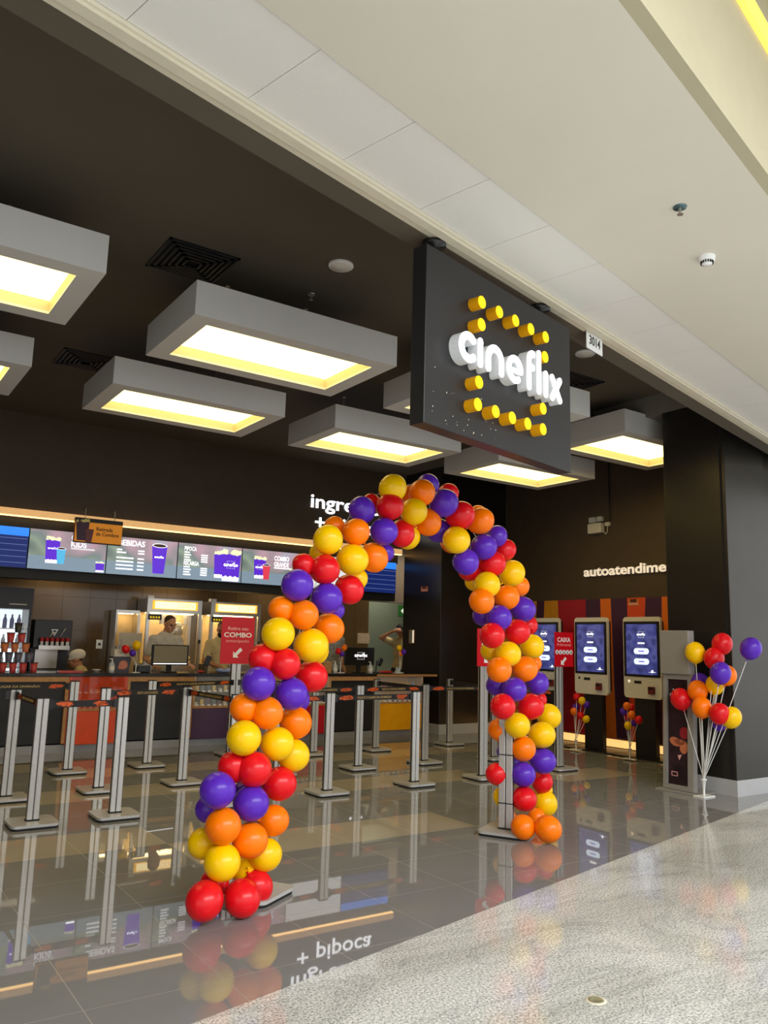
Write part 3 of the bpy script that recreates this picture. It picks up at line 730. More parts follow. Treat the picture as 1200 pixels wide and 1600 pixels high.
for i in range(8):
    o = tag(MB().box(-.1, .1, -.09, .09, 0, .012, bev=.004).build('paper_tray', M['paper'], None, (3.42, 11.4, 1.2115+.0125*i)), 'white paper tray, one of the short stack on the dark printed box', 'tray', 'trays on the printed box')
for i in range(18):
    o = tag(MB().box(-.155, .155, -.1, .1, 0, .011, bev=.004).build('paper_tray', M['paper'], None, (4.0, 12.85, 1.335+.0115*i)), 'white paper tray, one of the tall stack behind the man in grey', 'tray', 'tall tray stack')
t = thing('till_monitor', 'black till monitor with idle olive-grey screen in front of the man in grey', 'monitor', (4.1, 11.3, 1.0005), .12)
MB().box(-.28, .28, -.02, .02, .1, .385, bev=.006).build('casing', M['black'], t); MB().box(-.255, .255, -.022, -.019, .14, .37).build('display', M['grey_monitor'], t)
MB().box(-.255, .255, -.0235, -.021, .115, .128).build('light_bar', M['scr_white'], t); MB().box(-.035, .035, .0, .03, .01, .14).box(-.09, .09, -.08, .08, 0, .014, bev=.004).build('stand', M['black'], t)
t = thing('receipt_printer', 'black receipt printer left of the idle till monitor', 'printer', (3.72, 11.33, 1.0005))
MB().box(-.09, .09, -.1, .1, 0, .1, bev=.012).build('casing', M['black'], t); MB().box(-.06, .06, -.03, -.02, .1, .104).build('paper_slot', M['white_plastic'], t)
t = thing('mouse', 'red computer mouse at the right of the idle till monitor', 'mouse', (4.53, 11.2, 1.0005)); MB().ell((0, 0, .018), (.05, .033, .018)).build('shell', M['red_item'], t)
t = thing('card_reader', 'black card reader on a stalk left of the red combo sign', 'card reader', (4.63, 11.35, 1.0005))
MB().cyl((0, 0, 0), (0, 0, .012), .05).cyl((0, 0, .01), (.0, .0, .12), .012).build('stalk', M['black'], t); MB().box(-.04, .04, -.015, .015, .1, .25, bev=.008, mat=Matrix.Rotation(R(20), 4, 'Y')).build('terminal', M['black'], t)
tag(MB().ell((4.93, 11.3, 1.022), (.12, .07, .022)).ell((4.86, 11.28, 1.035), (.06, .05, .03)).ell((4.99, 11.31, 1.035), (.06, .045, .03)).build('folded_cloth', M['blue_cloth']), 'crumpled pale blue cloth on the counter under the red combo sign', 'cloth')
tag(MB().box(2.55, 2.85, 11.03, 11.13, 1.0003, 1.03, bev=.006).build('sauce_tray', M['cup_red']), 'small reddish tray near the counter edge left of the crouching worker', 'tray')
t = thing('bowl', 'small pale bowl between the crouching worker and the gel bottle', 'bowl', (3.12, 11.4, 1.0005)); MB().lathe([(0, 0), (.03, 0), (.06, .03), (.064, .035), (.056, .033), (.02, .008), (0, .008)], seg=20).build('shell', M['paper'], t)
# right till
t = thing('till_monitor', 'black screen turned to customers with white cineflix logo on it', 'monitor', (7.33, 11.36, 1.0005), -.05)
MB().box(-.28, .28, -.02, .02, .12, .41, bev=.006).build('casing', M['black'], t); MB().box(-.265, .265, -.022, -.019, .135, .4).build('display', M['screen_off'], t)
wordmark_obj('wordmark', t, M['scr_white'], .02, .255, .24, -.0245, -.022); d = MB(); emblem_dots(d, .02, .272, .2, -.0245, -.022); d.build('logo_dots', M['scr_pale'], t)
MB().box(-.035, .035, 0, .03, .01, .16).box(-.09, .09, -.08, .08, 0, .014, bev=.004).build('stand', M['black'], t)
t = thing('card_reader', 'black card reader on a stalk right of the logo screen', 'card reader', (7.66, 11.35, 1.0005))
MB().cyl((0, 0, 0), (0, 0, .012), .05).cyl((0, 0, .01), (.02, .0, .2), .012).build('stalk', M['black'], t); MB().box(-.04, .04, -.015, .015, .13, .26, bev=.008, mat=Matrix.Rotation(R(25), 4, 'Y')).build('terminal', M['screen_off'], t)
tag(MB().ell((7.72, 11.14, 1.022), (.14, .05, .022)).build('pen_tray', M['red_item']), 'low red dish on the counter right of the logo screen', 'dish')
t = thing('napkin_holder', 'tiny clear triangular stand near the counter end by the far column', 'stand', (8.0, 11.2, 1.0005)); MB().prism([(-.05, 0), (.05, 0), (0, .1)], -.03, .03).build('holder', M['clear_plastic'], t)
MB().box(-.06, .06, -.05, .05, -.0003, .004).build('plate', M['paper'], t)
t = thing('kraft_box', 'small brown carton at the counter by the arch, beside a gel bottle', 'box', (6.7, 11.35, 1.0005)); MB().box(-.07, .07, -.06, .06, 0, .17, bev=.003).build('carton', M['wood_frame'], t); MB().box(-.071, .071, -.02, .02, .168, .172).build('tape', M['paper'], t)

# ================================================================ KITCHEN
t = thing('back_counter', 'dark back counter along the tiled kitchen wall', 'counter', (0, 0, 0))
MB().box(2.56, 8.2, 12.85, BY-.001, 0, .86).build('body', M['matte_black'], t); MB().box(2.56, 8.22, 12.8, BY-.001, .86, .9, bev=.004).build('worktop', M['steel'], t)
def popper(x, label):
    t = thing('popcorn_machine', label, 'popcorn machine', (x, 12.86, .9005), 0, 'popcorn machines'); w = .46
    f = MB()
    for sx in (-1, 1):
        for y in (0, .46): f.box(sx*w-.025*(1+sx), sx*w+.025*(1-sx), y, y+.05, .16, .98)
    f.box(-w, w, 0, .51, 0, .16).box(-w, w, 0, .51, .98, 1.2)
    f.build('cabinet', M['steel'], t)
    MB().box(-w+.05, w-.05, .46, .49, .16, .98).build('back_lining', M['pop_inside'], t)
    MB().box(-w+.08, w-.08, -.012, -.001, 1.03, 1.17).build('header_edge', M['pop_header_edge'], t); MB().box(-w+.12, w-.12, -.016, -.012, 1.045, 1.155).build('header_panel', M['pop_header'], t)
    text('lettering', 'CORN', .075, .002, pm('header_letter', s2l(250, 170, 110), .5, emit=(1, .5, .2), es=.8, var=0), t, (.17, -.0165, 1.065), width=.28)
    MB().box(-w+.05, w-.05, .01, .016, .16, .98).build('glass', M['glass_pane'], t)
    MB().box(-w+.1, w-.1, .1, .4, .965, .978).build('lamp_panel', M['pop_lamp'], t)
    MB().lathe([(0, .0), (.12, .0), (.15, .03), (.15, .17), (.13, .18), (0, .18)], (.1, .25, .62)).lathe([(0, .18), (.13, .18), (.13, .2), (.03, .22), (0, .22)], (.1, .25, .62)).build('kettle', M['steel'], t)
    MB().cyl((.1, .25, .84), (.1, .25, .965), .02).tube([(.1, .12, .7), (-.04, .1, .62), (-.05, .1, .5), (.05, .1, .45), (.22, .1, .52), (.24, .1, .8)], .009).build('kettle_arm', M['steel'], t)
    for sx in (-1, 1): MB().cyl((sx*.2+.1, .3, .8), (sx*.2+.1, .3, .965), .05).build('lamp_shade', M['steel'], t)
    h = MB(); rng = random.Random(int(x*10))
    for i in range(160): h.ell((rng.uniform(-.39, .39), rng.uniform(.06, .42), .17+abs(rng.gauss(0, .05))), rng.uniform(.015, .026), seg=7, rings=5)
    tag(h.build('popcorn_heap', M['popcorn'], t), kind='stuff')
    MB().box(-w+.02, -w+.24, -.012, 0, .86, .95).build('control_panel', M['black'], t)
    c = MB()
    for i in range(4): c.box(-w+.05+.045*i, -w+.075+.045*i, -.016, -.012, .885, .915)
    c.build('switch', M['peg_face'], t)
    MB().cyl((w-.02, -.03, .5), (w-.02, -.03, .56), .014).cyl((w-.02, -.03, .53), (w-.02, 0, .53), .01).build('latch', M['black'], t)
    MB().box(-w+.03, -w+.13, .1, .2, 1.2, 1.25).build('vent_box', M['white_plastic'], t)
popper(4.70, 'steel popcorn machine with glowing header, right behind the man in grey'); popper(5.78, 'steel popcorn machine with glowing header, partly behind the red combo sign')
t = thing('warming_cabinet', 'cream lit steel cabinet left of the popcorn machines', 'cabinet', (4.02, 12.9, 1.32)) if False else thing('warming_cabinet', 'cream lit steel cabinet left of the popcorn machines', 'cabinet', (4.0, 13.05, .9005))
MB().box(-.19, .19, 0, .3, 0, .42).box(-.19, -.16, 0, .3, .42, .95).box(.16, .19, 0, .3, .42, .95).box(-.19, .19, 0, .3, .95, 1.0).build('cabinet', M['steel'], t); MB().box(-.16, .16, .28, .3, .42, .95).build('lining', M['pop_inside'], t)
MB().box(-.12, .12, .1, .2, .94, .949).build('lamp_panel', M['pop_lamp'], t)
t = thing('tray_stand', 'low steel stand under the tall tray stack', 'stand', (4.0, 12.85, .9005)); MB().box(-.16, .16, -.04, .14, 0, .433, bev=.004).build('body', M['steel'], t)
MB().box(-.14, .14, -.045, -.04, .05, .38).build('front_panel', M['pop_inside'], t)
# soda machine
t = thing('soda_dispenser', 'black drinks dispenser with six red and white taps', 'drinks dispenser', (2.86, 12.88, .9005))
MB().box(-.27, .27, .05, .5, .38, .8, bev=.008).box(-.27, .27, .2, .5, .03, .38).box(-.27, .27, -.05, .5, 0, .06).build('casing', M['black'], t)
MB().box(-.2, .12, .19, .2, .08, .36).build('splash_back', M['steel'], t)
MB().box(-.2, .24, -.02, .06, .36, .42).build('tap_rail', M['steel'], t)
for i in range(6):
    x = -.165+.073*i; q = MB().cyl((x, -.02, .42), (x, -.02, .48), .022).build('tap', M['white'], t); MB().cyl((x, -.02, .48), (x, -.02, .535), .026, .03).build('tap_cap', M['red_item'], q)
MB().prism([(-.03, .66), (.02, .56), (.07, .66)], .047, .0495).build('emblem', M['alu'], t); MB().prism([(-.01, .648), (.02, .585), (.05, .648)], .044, .0465).build('emblem_inset', M['black'], t)
MB().tube([(.1, .03, .55), (.13, .02, .62), (.17, .03, .68)], .008).tube([(-.05, .03, .55), (-.02, .02, .6), (.03, .03, .61)], .008).build('hose', M['steel'], t)
# fridge
t = thing('drinks_fridge', 'black framed lit drinks fridge at the left picture edge', 'fridge', (1.9, 12.85, 0)); w = .62
f = MB(); f.box(-w, -w+.04, 0, .54, 0, 2.15).box(w-.04, w, 0, .54, 0, 2.15).box(-w+.04, w-.04, 0, .54, 1.84, 2.15).box(-w+.04, w-.04, 0, .54, 0, .5).build('cabinet', M['black'], t)
MB().box(-w+.04, w-.04, .5, .53, .5, 1.84).build('lining', M['fridge_inside'], t); MB().box(-w+.04, w-.04, .01, .016, .5, 1.84).build('glass_door', M['glass_pane'], t)
MB().box(w-.32, w-.08, -.003, 0, 1.9, 1.915).build('header_line', M['paper'], t); MB().box(w-.09, w-.07, -.03, -.0, .9, 1.6).build('handle', M['alu'], t)
for z in (.62, 1.0, 1.28, 1.56): MB().box(-w+.045, w-.045, .03, .49, z-.015, z).build('shelf', M['white'], t)
MB().ell((-.0, -.004, 1.99), (.09, .004, .09)).build('red_badge', M['red_item'], t)
def bott(m, h):
    return MB().lathe([(0, 0), (.028, 0), (.03, .01), (.03, h*.6), (.014, h*.8), (.012, h), (0, h)], seg=12).build('drink_bottle', m)
for z, m, h, l in ((1.5605, 'can_blue', .2, 'blue drink bottle on the top shelf of the lit fridge'), (1.2805, 'can_pale', .19, 'pale drink bottle on the second shelf of the lit fridge'), (1.0005, 'can_pale', .2, 'pale drink bottle on the third shelf of the lit fridge')):
    b0 = bott(M[m], h)
    for i in range(11):
        o = b0 if i == 0 else b0.copy()
        if i: COL.objects.link(o)
        o.location = (1.42+.095*i, 12.95, z); tag(o, l, 'bottle', l.replace('drink bottle', 'bottles'))
tag(MB().box(-.14, .14, -.006, 0, 0, .2).build('wall_notice', M['note'], None, (8.73, BY-.001, 1.47)), 'small printed notice on the brown wall left of the doorway', 'notice')
t = thing('power_socket', 'small white wall socket on the brown tiles left of the tray stack', 'socket', (3.68, BY-.001, 1.28)); MB().box(-.05, .05, -.01, 0, 0, .14, bev=.003).build('plate', M['white'], t); MB().box(-.02, .02, -.013, -.01, .05, .09).build('outlet', M['black'], t)
t = thing('exit_sign', 'small green exit sign with white left arrow in the doorway', 'exit sign', (10.56, 14.6, 2.08)); MB().box(-.16, .16, -.012, -.001, 0, .24, bev=.003).build('panel', M['exit_green'], t)
MB().prism([(-.09, .12), (0, .2), (0, .145), (.09, .145), (.09, .095), (0, .095), (0, .04)], -.016, -.012).build('arrow', M['exit_white'], t)
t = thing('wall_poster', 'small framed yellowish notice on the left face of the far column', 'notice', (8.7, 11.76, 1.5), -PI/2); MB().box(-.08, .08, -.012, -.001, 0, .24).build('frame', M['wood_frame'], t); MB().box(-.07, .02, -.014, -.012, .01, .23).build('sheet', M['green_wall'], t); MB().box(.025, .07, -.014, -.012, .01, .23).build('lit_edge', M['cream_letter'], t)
def sticker(loc, rz, l):
    t = thing('door_sticker', l, 'sticker', loc, rz, 'little orange stickers'); MB().box(-.1, .1, -.003, -.001, 0, .09).build('backing', M['orange_print'], t)
    MB().box(-.06, .06, -.004, -.003, .05, .1).build('dark_print', M['brown_print'], t); MB().box(-.085, .085, -.0045, -.003, .01, .04).build('pale_print', M['soft_white'], t)
sticker((8.7, 11.42, 2.41), -PI/2, 'little orange sticker high on the far black column'); sticker((WX-.036, 8.07, 2.16), -PI/2, 'little orange sticker at the top of the vermilion wall stripe')
t = thing('emergency_light', 'white emergency light box with cable on the dark wall above the cream letters', 'emergency light', (WX, 8.76, 3.34), -PI/2)
MB().box(-.15, .13, -.1, -.005, 0, .16, bev=.012).build('body', M['white_plastic'], t); MB().box(-.14, .0, -.09, -.01, .17, .27, bev=.02).box(.02, .13, -.09, -.01, .18, .27, bev=.02).build('lamp_head', M['clear_plastic'], t)
MB().box(.17, .26, -.05, -.003, .1, .16, bev=.004).build('socket', M['white_plastic'], t); MB().cyl((.245, -.02, .16), (.245, -.02, CZ-3.35), .01, seg=8).build('conduit', M['black'], t); MB().tube([(.12, -.05, .04), (.19, -.06, -.03), (.22, -.05, .0), (.215, -.03, .1)], .006, seg=6).build('cord', M['white_plastic'], t)

# ================================================================ QUEUE POSTS
def post_parts(t, h=.98, w=.092, d=.05, rot=0., base=.36):
    MB().prism([(x, z) for x, z in rrect(-base/2, base/2, -base/2, base/2, .05)], .0, .02, mat=Matrix.Rotation(rot, 4, 'Z') @ Matrix.Translation((0, 0, .038)) @ Matrix.Rotation(-PI/2, 4, 'X')).build('base', M['base_grey'], t)
    MB().prism([(x, z) for x, z in rrect(-base/2+.006, base/2-.006, -base/2+.006, base/2-.006, .05)], .0, .016, mat=Matrix.Rotation(rot, 4, 'Z') @ Matrix.Translation((0, 0, .0165)) @ Matrix.Rotation(-PI/2, 4, 'X')).build('base_pad', M['rubber'], t)
    rm = Matrix.Rotation(rot, 4, 'Z')
    p = MB()
    for sx in (-1, 1):
        p.box(sx*w/2-(w*.47 if sx > 0 else 0), sx*w/2+(w*.47 if sx < 0 else 0), -d/2, d/2, .038, h, bev=.004, mat=rm, seg=1)
    p.build('column', M['alu'], t)
    MB().box(-w*.07, w*.07, -d/2+.004, d/2-.006, .038, h, mat=rm).box(-w/2-.0015, -w/2+.0, -d*.18, d*.18, .04, h, mat=rm).box(w/2, w/2+.0015, -d*.18, d*.18, .04, h, mat=rm).build('groove', M['alu_dark'], t)
    MB().box(-w/2-.004, w/2+.004, -d/2-.004, d/2+.004, .034, .05, mat=rm).build('collar', M['rubber'], t)
    MB().box(-w/2, w/2, -d/2, d/2, h, h+.008, mat=rm).build('cap', M['rubber'], t)
def belt(t, a, b, h=.98):
    a = Vector(a); b = Vector(b); d = b-a; L = d.length; ang = math.atan2(d.y, d.x)
    fl = abs(ang) > PI/2+.01
    T = Matrix.Rotation(ang, 4, 'Z'); z0, z1 = h-.075, h-.022
    s0, s1 = .05, L-.05
    be = MB().box(s0, s1, -.0015, .0015, z0, z1, mat=T).build('belt', M['belt'], t)
    MB().box(s0-.012, s0+.03, -.016, .016, z0-.012, z1+.008, mat=T).build('belt_clip', M['black'], t); MB().box(s1-.03, s1+.012, -.012, .012, z0-.01, z1+.006, mat=T).build('belt_clip', M['black'], t)
    sd = -1 if not fl else 1     # printed side looks to the front
    q = min(.09, L*.1)
    for c in (s0+.06+q, s1-.06-q):
        pr = MB(); rng = random.Random(int(c*100))
        for i in range(7):
            pr.prism([(c+rng.uniform(-q*.8, q*.8)+.024*math.cos(2*PI*k/8), (z0+z1)/2+rng.uniform(-.008, .008)+.017*math.sin(2*PI*k/8)) for k in range(8)], -.0024-.0001*i, -.0016)
        if sd > 0: bmesh.ops.transform(pr.bm, matrix=Matrix.Rotation(PI, 4, 'Z') @ Matrix.Translation((-(s0+s1), 0, 0)), verts=pr.bm.verts[:])
        bmesh.ops.transform(pr.bm, matrix=T, verts=pr.bm.verts[:]); pr.build('snack_print', M['snack'], be)
    m2 = (s0+s1)/2
    wd = min(.62, (s1-s0)-4*q-.2)
    if wd > .2:
        o = text('lettering', 'AQUI É O LUGAR DA DIVERSÃO!', .024, .0006, M['gold_print'], be, (0, -.0016, 0), width=wd)
        X = T @ Matrix.Translation((m2, 0, (z0+z1)/2-.012))
        if sd > 0: X = X @ Matrix.Rotation(PI, 4, 'Z')
        o.data.transform(X)
PO = {'S1': (1.53, 8.18, 'second row, at the left picture edge'), 'S2': (1.53, 7.06, 'front row, at the far left'), 'S3': (2.37, 9.47, 'back row, in front of the orange display case'),
      'S4': (2.37, 8.26, 'second row, just behind the second front post'), 'S5': (2.18, 7.07, 'front row, second from the left'), 'S6': (3.28, 9.57, 'back row, below the man in grey'),
      'S7': (3.23, 8.32, 'second row, just left of the arch leg'), 'S8': (3.25, 7.12, 'front row, hidden behind the left arch leg'), 'S9': (4.3, 7.18, 'front row, first to the right of the left arch leg'),
      'S8b': (4.35, 8.36, 'second row, hidden behind the left arch leg'), 'S10': (5.54, 9.64, 'back row, half hidden by the left arch leg'), 'S11': (5.44, 8.39, 'second row, seen between two front ones in the opening'),
      'S12': (6.57, 9.69, 'back row, in front of the amber display case'), 'S13': (5.4, 7.21, 'front row, in the middle of the arch opening'), 'S14': (6.47, 8.43, 'second row, behind the middle one of the opening'),
      'S15': (7.99, 9.8, 'back row, in front of the far black column'), 'S19': (7.56, 8.33, 'second row, behind the right arch leg')}
BE = [('S1', 'S2'), ('S2', 'S5'), ('S4', 'S7'), ('S7', 'S8'), ('S8', 'S9'), ('S9', 'S13'), ('S8b', 'S11'), ('S6', 'S20'), ('S20', 'S10'), ('S11', 'S14'), ('S12', 'S14'), ('S14', 'S19'), ('S15', 'S19'), ('S19', 'S18')]
XY = {k: v[:2] for k, v in PO.items()}; XY['S20'] = (4.55, 10.05-.02); XY['S18'] = (7.72, 7.31)
proto = None
for kk, (x, y, l) in PO.items():
    if proto is None:
        t = thing('queue_post', '', 'queue post', (x, y, 0)); post_parts(t); proto = t
    else:
        t = copy_tree(proto); t.location = (x, y, 0)
    t['label'] = 'aluminium queue post in the '+l; t['group'] = 'queue posts'
    XY[kk+'o'] = t
for a, b in BE:
    if a in PO: belt(XY[a+'o'], (0, 0), (XY[b][0]-XY[a][0], XY[b][1]-XY[a][1]))
belt(XY['S3o'], (0, 0), (-1.35, -.05)); belt(XY['S1o'], (0, 0), (-.95, .3))
# two turned posts that carry the arch
for (x, y, rz, l) in ((4.74, 5.07, R(-60), 'aluminium queue post tied to the right leg of the balloon arch'), (2.27, 4.60, R(-58), 'aluminium queue post inside the left leg of the balloon arch, base showing')):
    t = thing('queue_post', l, 'queue post', (x, y, 0), 0, 'queue posts'); post_parts(t, .97, .115, .06, rz, .38)
    if x > 4:
        for z in (.93, .62, .24): 
            MB().box(-.0605, .0605, -.033, .033, z-.004, z+.004, mat=Matrix.Rotation(rz, 4, 'Z')).build('tie', M['rubber'], t)
# sign stands
def sign_stand(x, y, w, h, z0, label, hp, rows, pw=.105, px=0.):
    t = thing('sign_stand', label, 'sign stand', (x, y, 0)); post_parts(t, hp, pw, .055)
    s = MB().box(px-w/2, px+w/2, -.04, -.032, z0, z0+h).build('sign_board', M['sign_red'], t)
    for k_, (kind, val, zz, hh, ww) in enumerate(rows):
        if kind == 't': text('lettering', val, hh, .001, M['white'] if hh > .05 else M['soft_white'], s, (px, -.0402, z0+h*zz), width=ww*w, bold=.02 if hh > .04 else 0)
        if kind == 'l': text('lettering', val, hh, .001, M['white'] if hh > .04 else M['soft_white'], s, (px+ww*w, -.0402, z0+h*zz), bold=.02, align='LEFT')
        if kind == 'a':
            c = (px+w*val, z0+h*zz); q = hh
            pts = [(-.5, -.5), (.12, -.5), (-.08, -.3), (.5, .25), (.25, .5), (-.3, -.08), (-.5, .12)]
            MB().prism([(c[0]+a*q, c[1]+b*q) for a, b in pts], -.0415, -.0402).build('arrow', M['white'], s)
        if kind == 'i':
            m_ = MB(); n_ = MB()
            for i in range(5):
                cx = px+w*(-.38+.19*i); m_.cyl((cx, -.0402, z0+h*zz), (cx, -.0412, z0+h*zz), w*.088, seg=16)
                n_.cyl((cx, -.0412, z0+h*zz+.01), (cx, -.0418, z0+h*zz+.01), w*.022, seg=8).box(cx-w*.018-.002*(i % 2), cx+w*.03*(1-.4*(i % 2)), -.0418, -.0412, z0+h*zz-.022, z0+h*zz+.004)
            m_.build('icon', M['white'], s); n_.build('pictogram', M['black'], s)
    return t
t20 = sign_stand(4.55, 10.05, .47, .61, 1.17, 'tall stand with red sign reading Retire seu COMBO antecipado', 1.2, [('t', 'Retire seu', .72, .045, .62), ('t', 'COMBO', .57, .062, .84), ('t', 'antecipado', .46, .04, .7), ('a', .02, .24, .13, 0)], .13, -.01)
belt(t20, (0, -.02), (XY['S10'][0]-4.55, XY['S10'][1]-10.05))
sign_stand(7.72, 7.31, .33, .43, 1.26, 'tall stand with red sign reading CAIXA Preferencial at right of the arch', 1.28, [('t', 'CAIXA', .72, .058, .72), ('t', 'Preferencial', .6, .036, .76), ('i', 0, .42, 0, 0), ('a', -.02, .17, .1, 0)], .11, .06)
sign_stand(6.37, 7.21, .33, .43, 1.26, 'tall stand with red sign mostly hidden behind the right arch leg', 1.28, [('l', 'C', .75, .036, -.3), ('l', 'C', .66, .036, -.3), ('l', 'BO', .53, .05, -.3), ('a', -.02, .22, .11, 0)], .11, .04)

# ================================================================ BALLOONS
BAL = 'NAME'
def balloon_mesh(key):
    prof = [(0, -1.2), (.07, -1.2), (.085, -1.17), (.045, -1.12), (.06, -1.06), (.16, -1.0)]
    for i in range(3, 25):
        a = -PI/2+PI*i/24; r = math.cos(a); z = math.sin(a)
        if z < 0: z *= 1+.03*(1-r)
        prof.append((max(r, 0) if i < 24 else 0, z*1.0))
    mb = MB(); mb.lathe(prof, seg=28)
    bmesh.ops.recalc_face_normals(mb.bm, faces=mb.bm.faces)
    me = bpy.data.meshes.new('balloon_'+key); mb.bm.to_mesh(me); mb.bm.free(); me.materials.append(M[key]); return me
BME = {k: balloon_mesh(k) for k in 'RYOP'}
CN = {'R': 'red', 'Y': 'yellow', 'O': 'orange', 'P': 'purple'}
def balloon(parent, k, c, r, aim, stretch=1.06):
    """balloon of radius r at c (parent space), knot pointing to aim"""
    o = link('balloon', BME[k], parent)
    d = (Vector(aim)-Vector(c)).normalized()
    q = Vector((0, 0, -1)).rotation_difference(d)
    o.matrix_local = Matrix.Translation(c) @ q.to_matrix().to_4x4() @ Matrix.Diagonal((r, r, r*stretch, 1))
    o['label'] = CN[k]+' balloon'
    return o
ARCH = """Y,4.730,1.12,2.112,0.111 R,3.870,1.03,2.491,0.110 P,4.900,1.12,1.816,0.110 Y,5.058,1.03,0.762,0.110 P,3.658,1.03,2.556,0.108 Y,5.049,1.12,1.501,0.107 R,4.883,1.03,1.004,0.107 Y,5.326,1.12,0.896,0.107 O,4.138,1.03,2.481,0.106 P,5.073,1.03,0.547,0.106 Y,2.354,1.03,1.470,0.105 Y,3.824,1.03,2.292,0.105 O,4.791,1.03,1.315,0.105 Y,5.255,1.12,0.170,0.105 P,4.185,1.03,2.275,0.104 Y,4.236,1.03,1.979,0.104 R,4.676,1.03,1.618,0.104 Y,2.694,1.03,2.035,0.103 P,3.947,1.03,2.135,0.103 R,4.313,1.03,2.153,0.103 P,4.404,1.03,1.723,0.103 O,3.582,1.12,2.407,0.102 R,4.312,1.03,1.579,0.102 Y,4.541,1.03,1.436,0.102 P,5.132,1.12,1.187,0.102 R,4.466,1.03,1.020,0.102 Y,4.678,1.03,0.862,0.102 O,4.667,0.74,0.106,0.102 O,4.517,1.03,1.894,0.101 O,4.164,1.03,1.844,0.101 O,4.413,1.03,1.309,0.101 R,1.662,1.03,0.124,0.100 O,2.995,1.12,2.081,0.100 O,4.765,1.03,0.670,0.100 Y,1.763,1.03,0.300,0.099 R,1.950,1.03,0.767,0.099 R,2.226,1.12,0.649,0.099 Y,2.083,1.03,1.534,0.099 P,2.217,1.03,1.833,0.099 P,2.471,1.03,1.768,0.099 P,4.630,1.03,1.150,0.099 P,4.764,1.03,0.468,0.099 R,4.780,1.03,0.274,0.099 R,1.883,0.99,0.101,0.098 O,1.756,1.03,0.488,0.098 P,1.706,1.03,0.681,0.098 P,1.942,1.03,0.584,0.098 Y,1.867,1.03,0.947,0.098 Y,2.325,1.12,0.806,0.098 P,1.953,1.03,1.246,0.098 R,2.454,1.12,1.277,0.098 Y,3.073,1.03,2.576,0.098 Y,3.309,1.03,2.442,0.098 O,1.949,1.03,0.385,0.097 Y,2.116,1.03,0.897,0.097 O,2.334,1.12,1.000,0.097 P,2.207,1.03,1.182,0.097 O,2.589,1.12,1.582,0.097 R,2.763,1.12,1.844,0.097 O,3.399,1.03,2.595,0.097 R,2.444,1.03,1.949,0.096 Y,2.462,1.03,2.141,0.096 R,3.047,1.03,2.440,0.096 R,3.283,1.12,2.284,0.096 P,2.995,1.03,2.259,0.095 O,4.591,0.92,0.100,0.095 Y,2.142,1.12,0.260,0.094 R,2.143,1.03,1.358,0.094 O,2.026,1.03,1.077,0.093 P,2.862,1.12,2.400,0.093 O,2.278,1.03,1.655,0.092 R,4.628,1.12,2.304,0.092 O,2.718,1.03,2.222,0.091 P,4.496,1.12,2.404,0.091 R,2.092,1.12,0.093,0.090 O,2.192,1.12,0.444,0.090 R,2.053,1.12,1.384,0.090 R,5.211,1.12,0.351,0.090 O,4.841,1.12,2.009,0.089 R,1.874,1.12,0.777,0.087 O,1.934,1.12,1.102,0.086 O,2.178,1.12,1.683,0.081 R,2.345,1.12,1.972,0.073 O,4.714,1.22,0.806,0.096 P,3.844,1.22,2.382,0.095 R,4.263,1.22,2.106,0.095 O,4.020,1.22,2.312,0.093 Y,3.475,1.22,2.285,0.090 R,5.137,1.22,1.687,0.090 R,4.669,1.22,0.457,0.090 Y,2.568,1.22,1.433,0.089 P,4.657,1.22,1.171,0.087 Y,4.771,1.22,0.265,0.087 Y,1.775,1.22,0.362,0.086 P,2.420,1.22,1.130,0.086 P,3.702,1.22,2.725,0.086 Y,5.386,1.22,0.253,0.085 Y,2.076,1.22,0.175,0.084 P,4.451,1.22,1.741,0.084 Y,4.568,1.22,1.455,0.084"""
REST = """R,3.963,1.22,2.697,0.083 R,1.864,1.22,0.133,0.082 O,4.369,1.22,2.579,0.081 O,4.814,1.21,0.083,0.080 Y,2.933,1.22,1.934,0.079 Y,4.326,1.22,2.016,0.079 O,5.225,1.22,1.352,0.078 R,5.309,1.22,1.033,0.078 P,1.794,1.22,0.544,0.077 O,3.498,1.22,2.612,0.077 O,3.529,1.22,2.371,0.077 P,2.047,1.22,0.600,0.076 P,4.794,1.22,0.622,0.074 P,4.891,1.22,0.519,0.074 O,5.099,1.11,0.078,0.074 P,2.725,1.22,1.707,0.073 O,2.701,1.22,2.271,0.072 P,3.218,1.22,2.143,0.070 R,3.055,1.22,2.486,0.069 Y,2.562,1.22,2.077,0.061"""
def parse(s):
    out = []
    for w in s.split():
        k, u, v, z, r = w.split(','); out.append((k, float(u), float(v), float(z), float(r)))
    return out
AU = 3.43
arch = thing('balloon_arch', 'tall arch of red, yellow, orange and purple balloons at the shop entrance', 'balloon arch', fw(AU, 1.13, 0), FA)
mainb, restb = parse(ARCH), parse(REST)
allb = mainb+restb
def spine(u, v, z):
    # weighted middle of the neighbouring balloons = where the cord runs
    sx = sz = sw = 0
    for _, a, b, c, r in allb:
        d2 = (a-u)**2+(c-z)**2; w = math.exp(-d2/.05); sx += a*w; sz += c*w; sw += w
    return (sx/sw, 1.13, sz/sw)
for k, u, v, z, r in mainb:
    s_ = spine(u, v, z); balloon(arch, k, (u-AU, v-1.13, z), r, (s_[0]-AU, 0, s_[2]+.001))
jb = bmesh.new(); mi = {'R': 0, 'Y': 1, 'O': 2, 'P': 3}
